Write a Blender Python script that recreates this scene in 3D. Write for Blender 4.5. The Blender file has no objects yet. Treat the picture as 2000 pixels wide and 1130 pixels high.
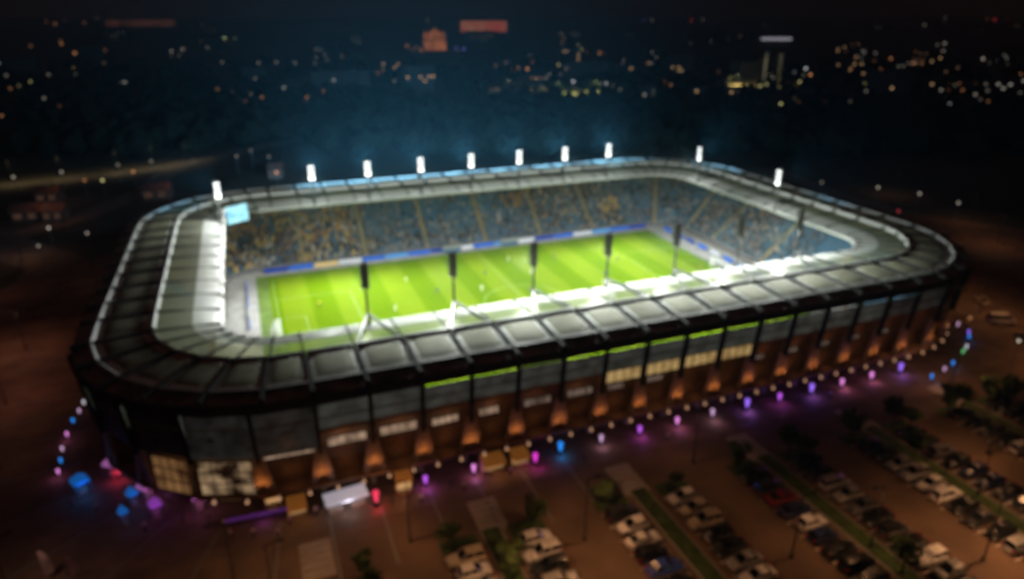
import bpy, math, random
from math import sin, cos, pi, radians, hypot, atan2, sqrt
from mathutils import Vector, Matrix

S = bpy.context.scene
COL = S.collection
R = random.Random(11)

# ------------------------------------------------------------------ camera
cam_d = bpy.data.cameras.new("camera")
cam = bpy.data.objects.new("camera", cam_d)
COL.objects.link(cam)
cam.location = (-1.1, -164.99, 59.95)
cam.rotation_euler = (radians(90 - 22.09), 0, radians(-21.1))
cam_d.sensor_width = 36
cam_d.lens = 24
cam_d.clip_start = 0.5
cam_d.clip_end = 20000
cam_d.dof.use_dof = True            # the drone's lens is focused far too near: everything is soft
cam_d.dof.focus_distance = 3.0
cam_d.dof.aperture_fstop = 0.95
S.camera = cam

# ------------------------------------------------------------------ night sky, exposure
W = bpy.data.worlds.new("World")
S.world = W
W.use_nodes = True
nt = W.node_tree
bg = nt.nodes["Background"]
sky = nt.nodes.new("ShaderNodeTexSky")
sky.sky_type = 'NISHITA'
sky.sun_disc = False
sky.sun_elevation = radians(-9)
sky.sun_rotation = radians(200)
mul = nt.nodes.new("ShaderNodeMix"); mul.data_type = 'RGBA'; mul.blend_type = 'ADD'
mul.inputs[0].default_value = 1.0
mul.inputs[7].default_value = (0.40, 0.115, 0.085, 1)     # town light on the night air
nt.links.new(sky.outputs[0], mul.inputs[6])
nt.links.new(mul.outputs[2], bg.inputs[0])
bg.inputs[1].default_value = 0.05
S.view_settings.view_transform = 'Standard'
S.view_settings.look = 'None'
S.view_settings.exposure = 0
S.view_settings.gamma = 1
S.render.engine = 'CYCLES'
S.cycles.use_denoising = True
S.cycles.max_bounces = 6
S.cycles.diffuse_bounces = 2
S.cycles.glossy_bounces = 2
S.cycles.transparent_max_bounces = 16
S.cycles.volume_bounces = 0
S.cycles.sample_clamp_indirect = 4
S.cycles.use_light_tree = True

FLOOD = 42000.0        # watts of a floodlight mast's beam
SPILL = 0.50           # share of it that falls straight down on the roof
GLOW = 4.2             # added blue spots behind the lamp banks, lighting the haze to a halo
SODIUM = 2700.0
HAZE = 2.8e-4

# ------------------------------------------------------------------ helpers
def tag(o, label=None, cat=None, group=None, kind=None):
    if label: o["label"] = label
    if cat: o["category"] = cat
    if group: o["group"] = group
    if kind: o["kind"] = kind
    return o

def empty(name, loc=(0, 0, 0), rz=0.0, parent=None):
    o = bpy.data.objects.new(name, None)
    COL.objects.link(o)
    o.location = loc
    o.rotation_euler = (0, 0, rz)
    o.empty_display_size = 0.5
    if parent: o.parent = parent
    return o

class MB:
    def __init__(s):
        s.v = []; s.f = []; s.m = []; s.cm = 0
    def add(s, vs, fs):
        n = len(s.v)
        s.v.extend([tuple(p) for p in vs])
        for f in fs:
            s.f.append(tuple(i + n for i in f)); s.m.append(s.cm)
        return s
    def box(s, c, d, rz=0.0, taper=1.0):
        hx, hy, hz = d[0] / 2, d[1] / 2, d[2] / 2
        vs = []
        for z, t in ((-hz, 1.0), (hz, taper)):
            for x, y in ((-hx, -hy), (hx, -hy), (hx, hy), (-hx, hy)):
                x2, y2 = x * t, y * t
                vs.append((c[0] + x2 * cos(rz) - y2 * sin(rz), c[1] + x2 * sin(rz) + y2 * cos(rz), c[2] + z))
        return s.add(vs, [(3, 2, 1, 0), (4, 5, 6, 7), (0, 1, 5, 4), (1, 2, 6, 5), (2, 3, 7, 6), (3, 0, 4, 7)])
    def bar(s, a, b, w, h=None, up=(0, 0, 1)):
        h = h or w
        a = Vector(a); b = Vector(b)
        d = (b - a).normalized()
        u = Vector(up)
        if abs(d.dot(u)) > 0.98: u = Vector((1, 0, 0))
        r = d.cross(u).normalized(); u = r.cross(d).normalized()
        vs = []
        for p in (a, b):
            for i, j in ((-1, -1), (1, -1), (1, 1), (-1, 1)):
                vs.append(p + r * (w / 2 * i) + u * (h / 2 * j))
        return s.add(vs, [(3, 2, 1, 0), (4, 5, 6, 7), (0, 1, 5, 4), (1, 2, 6, 5), (2, 3, 7, 6), (3, 0, 4, 7)])
    def tube(s, a, b, r0, r1=None, n=8, caps=True):
        r1 = r0 if r1 is None else r1
        a = Vector(a); b = Vector(b)
        d = (b - a).normalized()
        u = Vector((0, 0, 1)) if abs(d.z) < 0.9 else Vector((1, 0, 0))
        x = d.cross(u).normalized(); y = d.cross(x).normalized()
        vs = []
        for p, r in ((a, r0), (b, r1)):
            for i in range(n):
                t = 2 * pi * i / n
                vs.append(p + x * (r * cos(t)) + y * (r * sin(t)))
        fs = [(i, (i + 1) % n, n + (i + 1) % n, n + i) for i in range(n)]
        if caps: fs += [tuple(range(n - 1, -1, -1)), tuple(range(n, 2 * n))]
        return s.add(vs, fs)
    def ball(s, c, r, n=8, m=5, sz=1.0):
        vs = [(c[0], c[1], c[2] - r * sz)]
        for j in range(1, m):
            ph = -pi / 2 + pi * j / m
            for i in range(n):
                t = 2 * pi * i / n
                vs.append((c[0] + r * cos(ph) * cos(t), c[1] + r * cos(ph) * sin(t), c[2] + r * sz * sin(ph)))
        vs.append((c[0], c[1], c[2] + r * sz))
        fs = [(0, 1 + (i + 1) % n, 1 + i) for i in range(n)]
        for j in range(m - 2):
            b = 1 + j * n
            fs += [(b + i, b + (i + 1) % n, b + n + (i + 1) % n, b + n + i) for i in range(n)]
        b = 1 + (m - 2) * n; t = len(vs) - 1
        fs += [(b + i, b + (i + 1) % n, t) for i in range(n)]
        return s.add(vs, fs)
    def strip(s, A, B, closed=False):
        n = len(A)
        k = n if closed else n - 1
        return s.add(list(A) + list(B), [(i, (i + 1) % n, n + (i + 1) % n, n + i) for i in range(k)])
    def build(s, name, mats, parent=None, smooth=False, loc=None):
        me = bpy.data.meshes.new(name)
        me.from_pydata(s.v, [], s.f)
        if not isinstance(mats, (list, tuple)): mats = [mats]
        for m in mats: me.materials.append(m)
        if len(mats) > 1:
            me.polygons.foreach_set("material_index", s.m)
        if smooth:
            me.polygons.foreach_set("use_smooth", [True] * len(me.polygons))
        me.update()
        o = bpy.data.objects.new(name, me)
        COL.objects.link(o)
        if parent: o.parent = parent
        if loc: o.location = loc
        return o

def kids(o): return [c for c in o.children]

def copy_tree(o, parent=None):
    c = o.copy()
    COL.objects.link(c)
    if parent: c.parent = parent
    for ch in list(o.children):
        if ch.type != 'LIGHT': copy_tree(ch, c)
    return c

def lamp(kind, name, parent, loc, energy, color, **kw):
    d = bpy.data.lights.new(name, kind)
    d.energy = energy; d.color = color
    for k, v in kw.items(): setattr(d, k, v)
    o = bpy.data.objects.new(name, d)
    COL.objects.link(o)
    o.location = loc
    if parent: o.parent = parent
    return o

def aim(o, target):      # in the parent's space
    v = Vector(target) - Vector(o.location)
    o.rotation_euler = v.to_track_quat('-Z', 'Y').to_euler()

# ------------------------------------------------------------------ materials
def mat(name, col, rough=0.7, metal=0.0, noise=0.0, scale=1.0, emit=None, estr=0.0, col2=None, spec=0.4, bump=0.0, sampled=True):
    m = bpy.data.materials.new(name)
    m.use_nodes = True
    n = m.node_tree.nodes; l = m.node_tree.links
    b = n["Principled BSDF"]
    b.inputs["Base Color"].default_value = (*col, 1)
    b.inputs["Roughness"].default_value = rough
    b.inputs["Metallic"].default_value = metal
    b.inputs["Specular IOR Level"].default_value = spec
    if noise or col2:
        tc = n.new("ShaderNodeTexCoord")
        t = n.new("ShaderNodeTexNoise"); t.inputs["Scale"].default_value = scale; t.inputs["Detail"].default_value = 5
        l.new(tc.outputs["Object"], t.inputs["Vector"])
        r = n.new("ShaderNodeValToRGB")
        a = col; c2 = col2
        if c2 is None:
            a = tuple(max(0, c * (1 - noise)) for c in col); c2 = tuple(min(1, c * (1 + noise)) for c in col)
        r.color_ramp.elements[0].position = 0.34; r.color_ramp.elements[1].position = 0.66
        r.color_ramp.elements[0].color = (*a, 1); r.color_ramp.elements[1].color = (*c2, 1)
        l.new(t.outputs[0], r.inputs[0]); l.new(r.outputs[0], b.inputs["Base Color"])
        if bump:
            bp = n.new("ShaderNodeBump"); bp.inputs["Strength"].default_value = bump
            l.new(t.outputs[0], bp.inputs["Height"]); l.new(bp.outputs[0], b.inputs["Normal"])
    if emit:
        b.inputs["Emission Color"].default_value = (*emit, 1)
        b.inputs["Emission Strength"].default_value = estr
        if not sampled: m.cycles.emission_sampling = 'NONE'
    return m

def emat(name, col, strength, sampled=False):
    return mat(name, (0.02, 0.02, 0.02), emit=col, estr=strength, sampled=sampled)

def lit_pattern(name, c1, c2, strength, scale, lo=0.35, hi=0.65):
    # lit interiors, and light on walls and membrane put in as emission patches
    m = emat(name, c1, strength)
    n = m.node_tree.nodes; l = m.node_tree.links
    tc = n.new("ShaderNodeTexCoord"); t = n.new("ShaderNodeTexNoise")
    t.inputs["Scale"].default_value = scale; t.inputs["Detail"].default_value = 3
    l.new(tc.outputs["Object"], t.inputs["Vector"])
    r = n.new("ShaderNodeValToRGB")
    r.color_ramp.elements[0].position = lo; r.color_ramp.elements[1].position = hi
    r.color_ramp.elements[0].color = (*c2, 1); r.color_ramp.elements[1].color = (*c1, 1)
    l.new(t.outputs[0], r.inputs[0]); l.new(r.outputs[0], n["Principled BSDF"].inputs["Emission Color"])
    return m

def glass_mat(name, tint, trans=0.6, white=(0.55, 0.57, 0.5), gloss=0.08):
    m = bpy.data.materials.new(name); m.use_nodes = True
    n = m.node_tree.nodes; l = m.node_tree.links
    n.remove(n["Principled BSDF"]); out = n["Material Output"]
    tr = n.new("ShaderNodeBsdfTransparent"); tr.inputs[0].default_value = (*tint, 1)
    df = n.new("ShaderNodeBsdfDiffuse"); df.inputs[0].default_value = (*white, 1)
    tl = n.new("ShaderNodeBsdfTranslucent"); tl.inputs[0].default_value = (*white, 1)
    gl = n.new("ShaderNodeBsdfGlossy"); gl.inputs["Roughness"].default_value = 0.25
    m1 = n.new("ShaderNodeMixShader"); m1.inputs[0].default_value = 0.45
    m2 = n.new("ShaderNodeMixShader"); m2.inputs[0].default_value = trans
    m3 = n.new("ShaderNodeMixShader"); m3.inputs[0].default_value = gloss
    l.new(df.outputs[0], m1.inputs[1]); l.new(tl.outputs[0], m1.inputs[2])
    l.new(m1.outputs[0], m2.inputs[1]); l.new(tr.outputs[0], m2.inputs[2])
    l.new(m2.outputs[0], m3.inputs[1]); l.new(gl.outputs[0], m3.inputs[2])
    l.new(m3.outputs[0], out.inputs[0])
    return m

M = {}
M['asphalt'] = mat("asphalt", (0.115, 0.072, 0.045), 0.85, noise=0.35, scale=0.12)
M['ground'] = mat("ground", (0.018, 0.02, 0.018), 0.95, col2=(0.045, 0.045, 0.035), scale=0.02)
M['paving'] = mat("paving", (0.14, 0.092, 0.060), 0.8, noise=0.3, scale=0.25)
M['pale_paving'] = mat("pale_paving", (0.30, 0.25, 0.21), 0.8, noise=0.15, scale=1.0)
M['verge'] = mat("verge", (0.035, 0.06, 0.012), 0.95, noise=0.5, scale=0.8)
M['road'] = mat("road", (0.10, 0.095, 0.085), 0.85, noise=0.25, scale=0.2)
M['joint'] = mat("joint", (0.17, 0.155, 0.14), 0.85)
M['white_line'] = mat("white_line", (0.75, 0.75, 0.72), 0.7)
M['pitch_line'] = mat("pitch_line", (0.30, 0.42, 0.16), 0.9, noise=0.3, scale=0.8)
M['kerb'] = mat("kerb", (0.28, 0.27, 0.25), 0.85)
M['concrete'] = mat("concrete", (0.30, 0.29, 0.27), 0.85, noise=0.2, scale=0.4)
M['brown_wall'] = mat("brown_wall", (0.30, 0.19, 0.12), 0.8, noise=0.35, scale=0.35)
M['dark_wall'] = mat("dark_wall", (0.035, 0.032, 0.035), 0.7, noise=0.4, scale=0.5)
M['steel'] = mat("steel", (0.028, 0.03, 0.032), 0.5, 0.3)
M['beam'] = mat("beam", (0.022, 0.023, 0.022), 0.85, spec=0.08)
M['grey_steel'] = mat("grey_steel", (0.22, 0.23, 0.23), 0.5, 0.3)
M['mast'] = mat("mast", (0.20, 0.20, 0.20), 0.5, 0.4)
M['white_roof'] = mat("white_roof", (0.27, 0.28, 0.27), 0.55, noise=0.06, scale=0.3)
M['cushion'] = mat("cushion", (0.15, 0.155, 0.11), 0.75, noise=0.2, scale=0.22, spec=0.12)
M['cushion_rim_highlight'] = mat("cushion_rim_highlight", (0.50, 0.54, 0.50), 0.65, noise=0.12, scale=0.3, spec=0.2)
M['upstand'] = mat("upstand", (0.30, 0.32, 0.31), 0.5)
M['fascia'] = mat("fascia", (0.045, 0.055, 0.045), 0.6, noise=0.3, scale=0.3)
M['strip'] = mat("strip", (0.17, 0.17, 0.16), 0.5, noise=0.7, scale=0.35)
M['glazing'] = glass_mat("glazing", (0.62, 0.64, 0.44), 0.52, (0.24, 0.25, 0.20), 0.02)
M['glazing_edge'] = glass_mat("glazing_edge", (0.80, 0.86, 0.70), 0.40, (0.48, 0.50, 0.48), 0.02)
M['support'] = mat("support", (0.42, 0.34, 0.28), 0.8, noise=0.15, scale=0.8)
M['seat'] = mat("seat", (0.03, 0.15, 0.27), 0.6, noise=0.2, scale=0.3)
M['terrace'] = mat("terrace", (0.12, 0.12, 0.12), 0.9, noise=0.2, scale=0.5)
M['stair'] = mat("stair", (0.34, 0.27, 0.11), 0.8, noise=0.2, scale=0.5)
M['rubber'] = mat("rubber", (0.015, 0.015, 0.015), 0.9)
M['car_glass'] = mat("car_glass", (0.006, 0.007, 0.008), 0.2, spec=0.5)
M['headlight'] = mat("headlight", (0.25, 0.25, 0.25), 0.5)
M['taillight'] = mat("taillight", (0.35, 0.01, 0.01), 0.2)
M['skin'] = mat("skin", (0.45, 0.27, 0.19), 0.6)
M['bark'] = mat("bark", (0.06, 0.045, 0.03), 0.9, noise=0.3, scale=3)
M['leaf'] = mat("leaf", (0.028, 0.055, 0.012), 0.8, col2=(0.07, 0.11, 0.025), scale=0.7)
M['leaf_dark'] = mat("leaf_dark", (0.005, 0.009, 0.006), 0.95, col2=(0.010, 0.016, 0.010), scale=0.3)
M['city_wall'] = mat("city_wall", (0.08, 0.075, 0.07), 0.85, noise=0.3, scale=0.1)
M['city_roof'] = mat("city_roof", (0.05, 0.05, 0.05), 0.9)

def col_attr_mat(name, rough=0.85):
    m = mat(name, (0.1, 0.1, 0.1), rough)
    n = m.node_tree.nodes
    a = n.new("ShaderNodeAttribute"); a.attribute_name = "clothes"
    m.node_tree.links.new(a.outputs["Color"], n["Principled BSDF"].inputs["Base Color"])
    return m
M['crowd'] = col_attr_mat("crowd")

def pitch_mat():
    m = mat("pitch_grass", (0.1, 0.2, 0.02), 0.95, spec=0.0)
    n = m.node_tree.nodes; l = m.node_tree.links
    tc = n.new("ShaderNodeTexCoord"); sx = n.new("ShaderNodeSeparateXYZ")
    l.new(tc.outputs["Object"], sx.inputs[0])
    nz = n.new("ShaderNodeTexNoise"); nz.inputs["Scale"].default_value = 0.5; nz.inputs["Detail"].default_value = 4
    l.new(tc.outputs["Object"], nz.inputs["Vector"])
    w = n.new("ShaderNodeMath"); w.operation = 'MULTIPLY_ADD'; w.inputs[1].default_value = 0.9
    l.new(nz.outputs[0], w.inputs[0]); l.new(sx.outputs[0], w.inputs[2])
    s = n.new("ShaderNodeMath"); s.operation = 'MULTIPLY_ADD'
    s.inputs[1].default_value = 1 / 11.6; s.inputs[2].default_value = -7.8 / 11.6
    l.new(w.outputs[0], s.inputs[0])
    fr = n.new("ShaderNodeMath"); fr.operation = 'FRACT'; l.new(s.outputs[0], fr.inputs[0])
    rp = n.new("ShaderNodeValToRGB"); rp.color_ramp.interpolation = 'LINEAR'
    e = rp.color_ramp.elements
    D = (0.106, 0.184, 0.0004, 1); L = (0.150, 0.224, 0.007, 1)
    e[0].position = 0.0; e[0].color = L
    e[1].position = 0.03; e[1].color = D
    for p, c in ((0.46, D), (0.50, L), (0.98, L)):
        q = e.new(p); q.color = c
    l.new(fr.outputs[0], rp.inputs[0])
    mx = n.new("ShaderNodeMix"); mx.data_type = 'RGBA'; mx.blend_type = 'MULTIPLY'; mx.inputs[0].default_value = 0.28
    n2 = n.new("ShaderNodeTexNoise"); n2.inputs["Scale"].default_value = 0.11; n2.inputs["Detail"].default_value = 6
    l.new(tc.outputs["Object"], n2.inputs["Vector"])
    r2 = n.new("ShaderNodeValToRGB"); r2.color_ramp.elements[0].position = 0.3; r2.color_ramp.elements[1].position = 0.6
    r2.color_ramp.elements[0].color = (0.7, 0.75, 0.6, 1)
    l.new(n2.outputs[0], r2.inputs[0])
    l.new(rp.outputs[0], mx.inputs[6]); l.new(r2.outputs[0], mx.inputs[7])
    l.new(mx.outputs[2], n["Principled BSDF"].inputs["Base Color"])
    return m
M['pitch'] = pitch_mat()

# ------------------------------------------------------------------ stadium plan
CX, CY, RIN = 52.0, -34.6, 8.0
SX, SY = 52.0, 28.1            # half lengths of the straights
BAY = 6.63
def make_plan(angles):          # nodes: (x, y, nx, ny, side); angles of the nodes within a corner
    out = []
    def corner(cx, cy, a0, nm, rev):
        for d in (angles if not rev else [90 - t for t in reversed(angles)]):
            a = radians(a0 + d)
            out.append((cx + RIN * cos(a), cy + RIN * sin(a), cos(a), sin(a), nm))
    for k in range(-8, 8): out.append((CX + (k + 0.5) * BAY, CY - SY - RIN, 0, -1, 'near'))
    corner(CX + SX, CY - SY, -90, 'near_right', False)
    for k in range(-4, 4): out.append((CX + SX + RIN, CY + (k + 0.5) * BAY, 1, 0, 'right'))
    corner(CX + SX, CY + SY, 0, 'far_right', True)
    for k in range(7, -9, -1): out.append((CX + (k + 0.5) * BAY, CY + SY + RIN, 0, 1, 'far'))
    corner(CX - SX, CY + SY, 90, 'far_left', False)
    for k in range(3, -5, -1): out.append((CX - SX - RIN, CY + (k + 0.5) * BAY, -1, 0, 'left'))
    corner(CX - SX, CY - SY, 180, 'near_left', True)
    return out
ROOF_PLAN = make_plan([7.5 + 15 * i for i in range(6)])
FACADE_PLAN = make_plan([11, 28.5, 46, 63.5, 81])
nodes = ROOF_PLAN; NN = len(nodes)
def use_plan(p):
    global nodes, NN
    nodes = p; NN = len(p)
def pt(k, off, z):
    x, y, a, b, _ = nodes[k % NN]
    return (x + a * off, y + b * off, z)
def ptf(t, off, z):            # t: fractional node number
    k = math.floor(t); u = t - k
    p = pt(k, off, z); q = pt(k + 1, off, z)
    return tuple(p[i] * (1 - u) + q[i] * u for i in range(3))
def ring(off, z, ks=None): return [pt(k, off, z) for k in (ks or range(NN))]

# ------------------------------------------------------------------ ground, roads
def sheet(name, x0, y0, x1, y1, z, m, nx=1, ny=1):
    b = MB()
    for i in range(nx):
        for j in range(ny):
            xa = x0 + (x1 - x0) * i / nx; xb = x0 + (x1 - x0) * (i + 1) / nx
            ya = y0 + (y1 - y0) * j / ny; yb = y0 + (y1 - y0) * (j + 1) / ny
            b.add([(xa, ya, z), (xb, ya, z), (xb, yb, z), (xa, yb, z)], [(0, 1, 2, 3)])
    return tag(b.build(name, m), kind='structure')
def poly_sheet(name, pts, z, m):
    b = MB(); b.add([(x, y, z) for x, y in pts], [tuple(range(len(pts)))])
    return tag(b.build(name, m), kind='structure')
def road(name, pts, w, z, m):
    b = MB(); A = []; B = []
    for i, p in enumerate(pts):
        q0 = pts[max(0, i - 1)]; q1 = pts[min(len(pts) - 1, i + 1)]
        d = Vector((q1[0] - q0[0], q1[1] - q0[1], 0)).normalized()
        n = Vector((-d.y, d.x, 0))
        A.append((p[0] - n.x * w / 2, p[1] - n.y * w / 2, z)); B.append((p[0] + n.x * w / 2, p[1] + n.y * w / 2, z))
    b.strip(A, B)
    return tag(b.build(name, m), kind='structure')

sheet("ground", -7000, -400, 9000, 9000, -0.06, M['ground'])
sheet("car_park", -40, -190, 330, -93.5, -0.03, M['asphalt'])
poly_sheet("plaza", [(-75, -150), (-2, -150), (-2, -93.5), (230, -93.5), (230, -66), (160, 40), (-34, 40), (-75, 0)], 0.0, M['paving'])
# lighter joints radiating over the plaza
jb = MB()
for k in range(NN):
    x, y, a, b_, s = nodes[k]
    if s in ('near', 'near_left', 'left') and x < 40:
        L = 34 if s != 'near' else 12
        p = pt(k, 19.5, 0.012); q = pt(k, 19.5 + L, 0.012)
        jb.bar(p, q, 0.35, 0.01)
tag(jb.build("paving_joint", M['joint']), kind='structure')
road("street", [(-260, 112), (-120, 131), (-89, 136), (-56, 142), (-38, 149), (-23, 160), (20, 200), (90, 280)], 11, -0.02, M['road'])
road("street", [(-95, 40), (-70, 60), (-52, 80), (-38, 110), (-30, 150)], 9, -0.025, M['road'])
road("street", [(262, -140), (215, -70), (195, -30), (190, 10), (200, 60)], 9, -0.02, M['road'])
road("street", [(-150, -40), (-60, -30), (-50, 30), (-80, 70)], 14, -0.02, M['road'])

# ------------------------------------------------------------------ STADIUM
ST = tag(empty("stadium", (CX, CY, 0)), "large floodlit football stadium with rounded corners, pale cushioned ring roof and dark slanted facade", "stadium")
def part(b, name, m, smooth=False, lab=None, kind=None):
    o = b.build(name, m, None, smooth)
    o.parent = ST
    o.location = (-CX, -CY, 0)
    if lab: o["label"] = lab
    if kind: o["kind"] = kind
    return o

# roof: white sloping lip, glazing, cushions, eaves
ZL, ZR = 16.9, 17.9
b = MB()
prof = [(0, ZL), (1.2, ZL + 0.32), (2.6, ZL + 0.6), (4.2, ZL + 0.8)]
for (o0, z0), (o1, z1) in zip(prof, prof[1:]): b.strip(ring(o0, z0), ring(o1, z1), True)
part(b, "roof_edge", M['glazing_edge'])
b = MB()
b.strip(ring(-0.05, ZL - 0.45), ring(-0.05, ZL + 0.06), True); b.strip(ring(-0.05, ZL + 0.06), ring(0.35, ZL + 0.14), True)
part(b, "roof_gutter", M['white_roof'])
b = MB()
b.strip(ring(0.35, ZL - 0.45), ring(0.55, 16.0), True); b.strip(ring(0.55, 16.0), ring(0.8, 16.0), True); b.strip(ring(0.8, 16.0), ring(0.8, ZL - 0.1), True)
part(b, "roof_fascia", M['fascia'])
b = MB()
b.strip(ring(4.2, ZL + 0.78), ring(9.0, ZR), True)
part(b, "roof_glazing", M['glazing'])
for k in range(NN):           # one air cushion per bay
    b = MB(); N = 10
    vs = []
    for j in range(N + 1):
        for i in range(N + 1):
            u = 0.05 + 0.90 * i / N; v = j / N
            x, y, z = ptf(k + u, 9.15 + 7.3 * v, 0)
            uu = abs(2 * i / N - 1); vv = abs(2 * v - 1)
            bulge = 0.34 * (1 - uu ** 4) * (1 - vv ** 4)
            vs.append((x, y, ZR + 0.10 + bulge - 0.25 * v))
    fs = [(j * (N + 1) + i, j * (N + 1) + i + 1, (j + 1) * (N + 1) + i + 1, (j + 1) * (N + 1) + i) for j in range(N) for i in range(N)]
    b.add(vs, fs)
    b.m = [1 if (i in (0, N - 1) or j in (0, 1, N - 1)) else 0 for j in range(N) for i in range(N)]  # edge highlights put into the colour: lighter rim faces, darker centre
    part(b, "roof_cushion", [M['cushion'], M['cushion_rim_highlight']], True)
b = MB()                       # underside of the cushioned ring, rim and eaves
b.strip(ring(9.0, ZR - 0.15), ring(16.6, ZR - 0.5), True)
part(b, "roof_deck", M['dark_wall'])
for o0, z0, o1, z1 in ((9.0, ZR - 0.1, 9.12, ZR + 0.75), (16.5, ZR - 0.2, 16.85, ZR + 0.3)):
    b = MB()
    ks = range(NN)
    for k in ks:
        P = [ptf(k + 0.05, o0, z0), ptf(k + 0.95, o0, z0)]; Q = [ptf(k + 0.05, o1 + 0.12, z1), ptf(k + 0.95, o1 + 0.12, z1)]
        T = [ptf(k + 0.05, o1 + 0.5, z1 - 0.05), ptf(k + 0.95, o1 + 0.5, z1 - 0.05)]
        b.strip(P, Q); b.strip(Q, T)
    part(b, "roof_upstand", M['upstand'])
b = MB()
b.strip(ring(16.95, ZR - 0.2), ring(18.3, ZR - 0.22), True); b.strip(ring(18.3, ZR - 0.22), ring(19.5, ZR - 0.45), True)
part(b, "eaves_strip", M['strip'])
b = MB()
b.strip(ring(19.5, ZR - 0.45), ring(19.45, 15.95), True); b.strip(ring(19.45, 15.95), ring(18.6, 15.95), True)
part(b, "eaves_fascia", M['dark_wall'])
for k in range(NN):
    b = MB()
    b.bar(pt(k, 0.4, ZL + 0.35), pt(k, 8.9, ZR + 0.12), 0.22, 0.3)
    b.bar(pt(k, 8.9, ZR + 0.2), pt(k, 19.4, ZR - 0.12), 0.5, 0.6)
    part(b, "roof_beam", M['beam'])

# facade between the posts: grey membrane above, open concourse with A-shaped supports, balcony, dark ground storey
use_plan(FACADE_PLAN)
for k in range(NN):
    b = MB()
    b.bar(pt(k, 19.7, 17.2), pt(k, 18.75, 8.9), 0.7, 0.5)
    part(b, "facade_post", M['steel'])
def facade_glow_mat(nm, c1, c2, e):
    m = lit_pattern(nm, c1, c2, e, 0.5, 0.3, 0.75)  # light through the membrane put in as a weak emission
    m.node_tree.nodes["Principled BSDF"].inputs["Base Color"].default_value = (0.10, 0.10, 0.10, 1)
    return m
M['membrane'] = facade_glow_mat("facade_membrane_glow", (0.062, 0.068, 0.058), (0.018, 0.020, 0.018), 0.62)
M['membrane_low'] = facade_glow_mat("facade_membrane_dim_glow", (0.040, 0.040, 0.036), (0.006, 0.007, 0.007), 0.36)
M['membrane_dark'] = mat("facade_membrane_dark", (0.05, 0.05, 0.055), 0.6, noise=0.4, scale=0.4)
def kind_of(k): return nodes[k % NN][4], nodes[(k + 1) % NN][4]
for k in range(NN):
    s, s2 = kind_of(k)
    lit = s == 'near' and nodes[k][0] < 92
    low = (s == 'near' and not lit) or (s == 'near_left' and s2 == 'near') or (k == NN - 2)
    b = MB()
    top = 15.52 + 0.22 * R.random() if s == 'near' and nodes[k][0] > 10 else 15.93
    A = [ptf(k + u, 19.1, top) for u in (0.01, 0.99)]
    B = [ptf(k + u, 18.85, 13.8) for u in (0.01, 0.99)]
    B2 = [ptf(k + u, 18.83, 13.6) for u in (0.01, 0.99)]
    C = [ptf(k + u, 18.65, 12.1 if s == 'near' else 9.4) for u in (0.01, 0.99)]
    b.strip(A, B); b.strip(B2, C)
    part(b, "facade_panel", M['membrane'] if lit else M['membrane_low'] if low else M['membrane_dark'])
b = MB()
b.strip(ring(18.35, 12.1), ring(18.62, 11.95), True); b.strip(ring(18.62, 11.95), ring(18.62, 11.7), True); b.strip(ring(18.62, 11.7), ring(17.2, 11.7), True)
b.strip(ring(18.80, 13.8), ring(18.85, 13.6), True)
part(b, "facade_rail", M['brown_wall'])
b = MB()
b.strip(ring(17.5, 11.8), ring(16.6, 4.0), True)
part(b, "concourse_wall", M['brown_wall'])
b = MB()
b.strip(ring(14.0, 4.05), ring(18.9, 4.05), True); b.strip(ring(18.9, 4.05), ring(18.9, 3.55), True); b.strip(ring(18.9, 3.55), ring(14.0, 3.55), True)
part(b, "balcony", M['brown_wall'])
b = MB()
b.strip(ring(14.6, 3.55), ring(14.6, 0), True)
part(b, "ground_storey", M['dark_wall'])
for k in range(NN):
    x, y, a, c, s = nodes[k]
    t = Vector((-c, a, 0))
    top = Vector(pt(k, 18.3, 9.4)); b = MB()
    for sg in (-1, 1):
        foot = Vector(pt(k, 18.3, 4.05)) + t * (1.15 * sg)
        b.bar(foot, top + t * 0.15 * sg, 0.8, 0.5, (a, c, 0))
    wq = [Vector(pt(k, o_, 4.06)) + t * (w_) for o_ in (18.12, 17.9) for w_ in (-1.1, 1.1)] + [Vector(pt(k, o_, 8.9)) + t * (w_) for o_ in (18.12, 17.9) for w_ in (-0.2, 0.2)]
    b.add(wq, [(0, 1, 5, 4), (3, 2, 6, 7), (1, 3, 7, 5), (2, 0, 4, 6)])
    part(b, "support_frame", M['support'])
    foot = Vector(pt(k, 15.2, 0)); b = MB(); b.box((foot.x, foot.y, 1.77), (0.7, 0.7, 3.54), atan2(c, a))
    part(b, "column", M['concrete'])
M['soffit'] = emat("soffit_lamp", (1.0, 0.52, 0.28), 0.5)
for t in [k + u for k in range(NN) for u in (0.25, 0.75)]:
    if nodes[int(t)][4] not in ('near', 'near_right') and not (int(t) >= NN - 2): continue
    p = ptf(t, 19.08, 3.2); b = MB(); b.ball(p, 0.26, 8, 5, 0.8); b.bar((p[0], p[1], p[2] + 0.15), ptf(t, 18.9, 3.6), 0.12)
    part(b, "balcony_lamp", M['soffit'])
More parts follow.
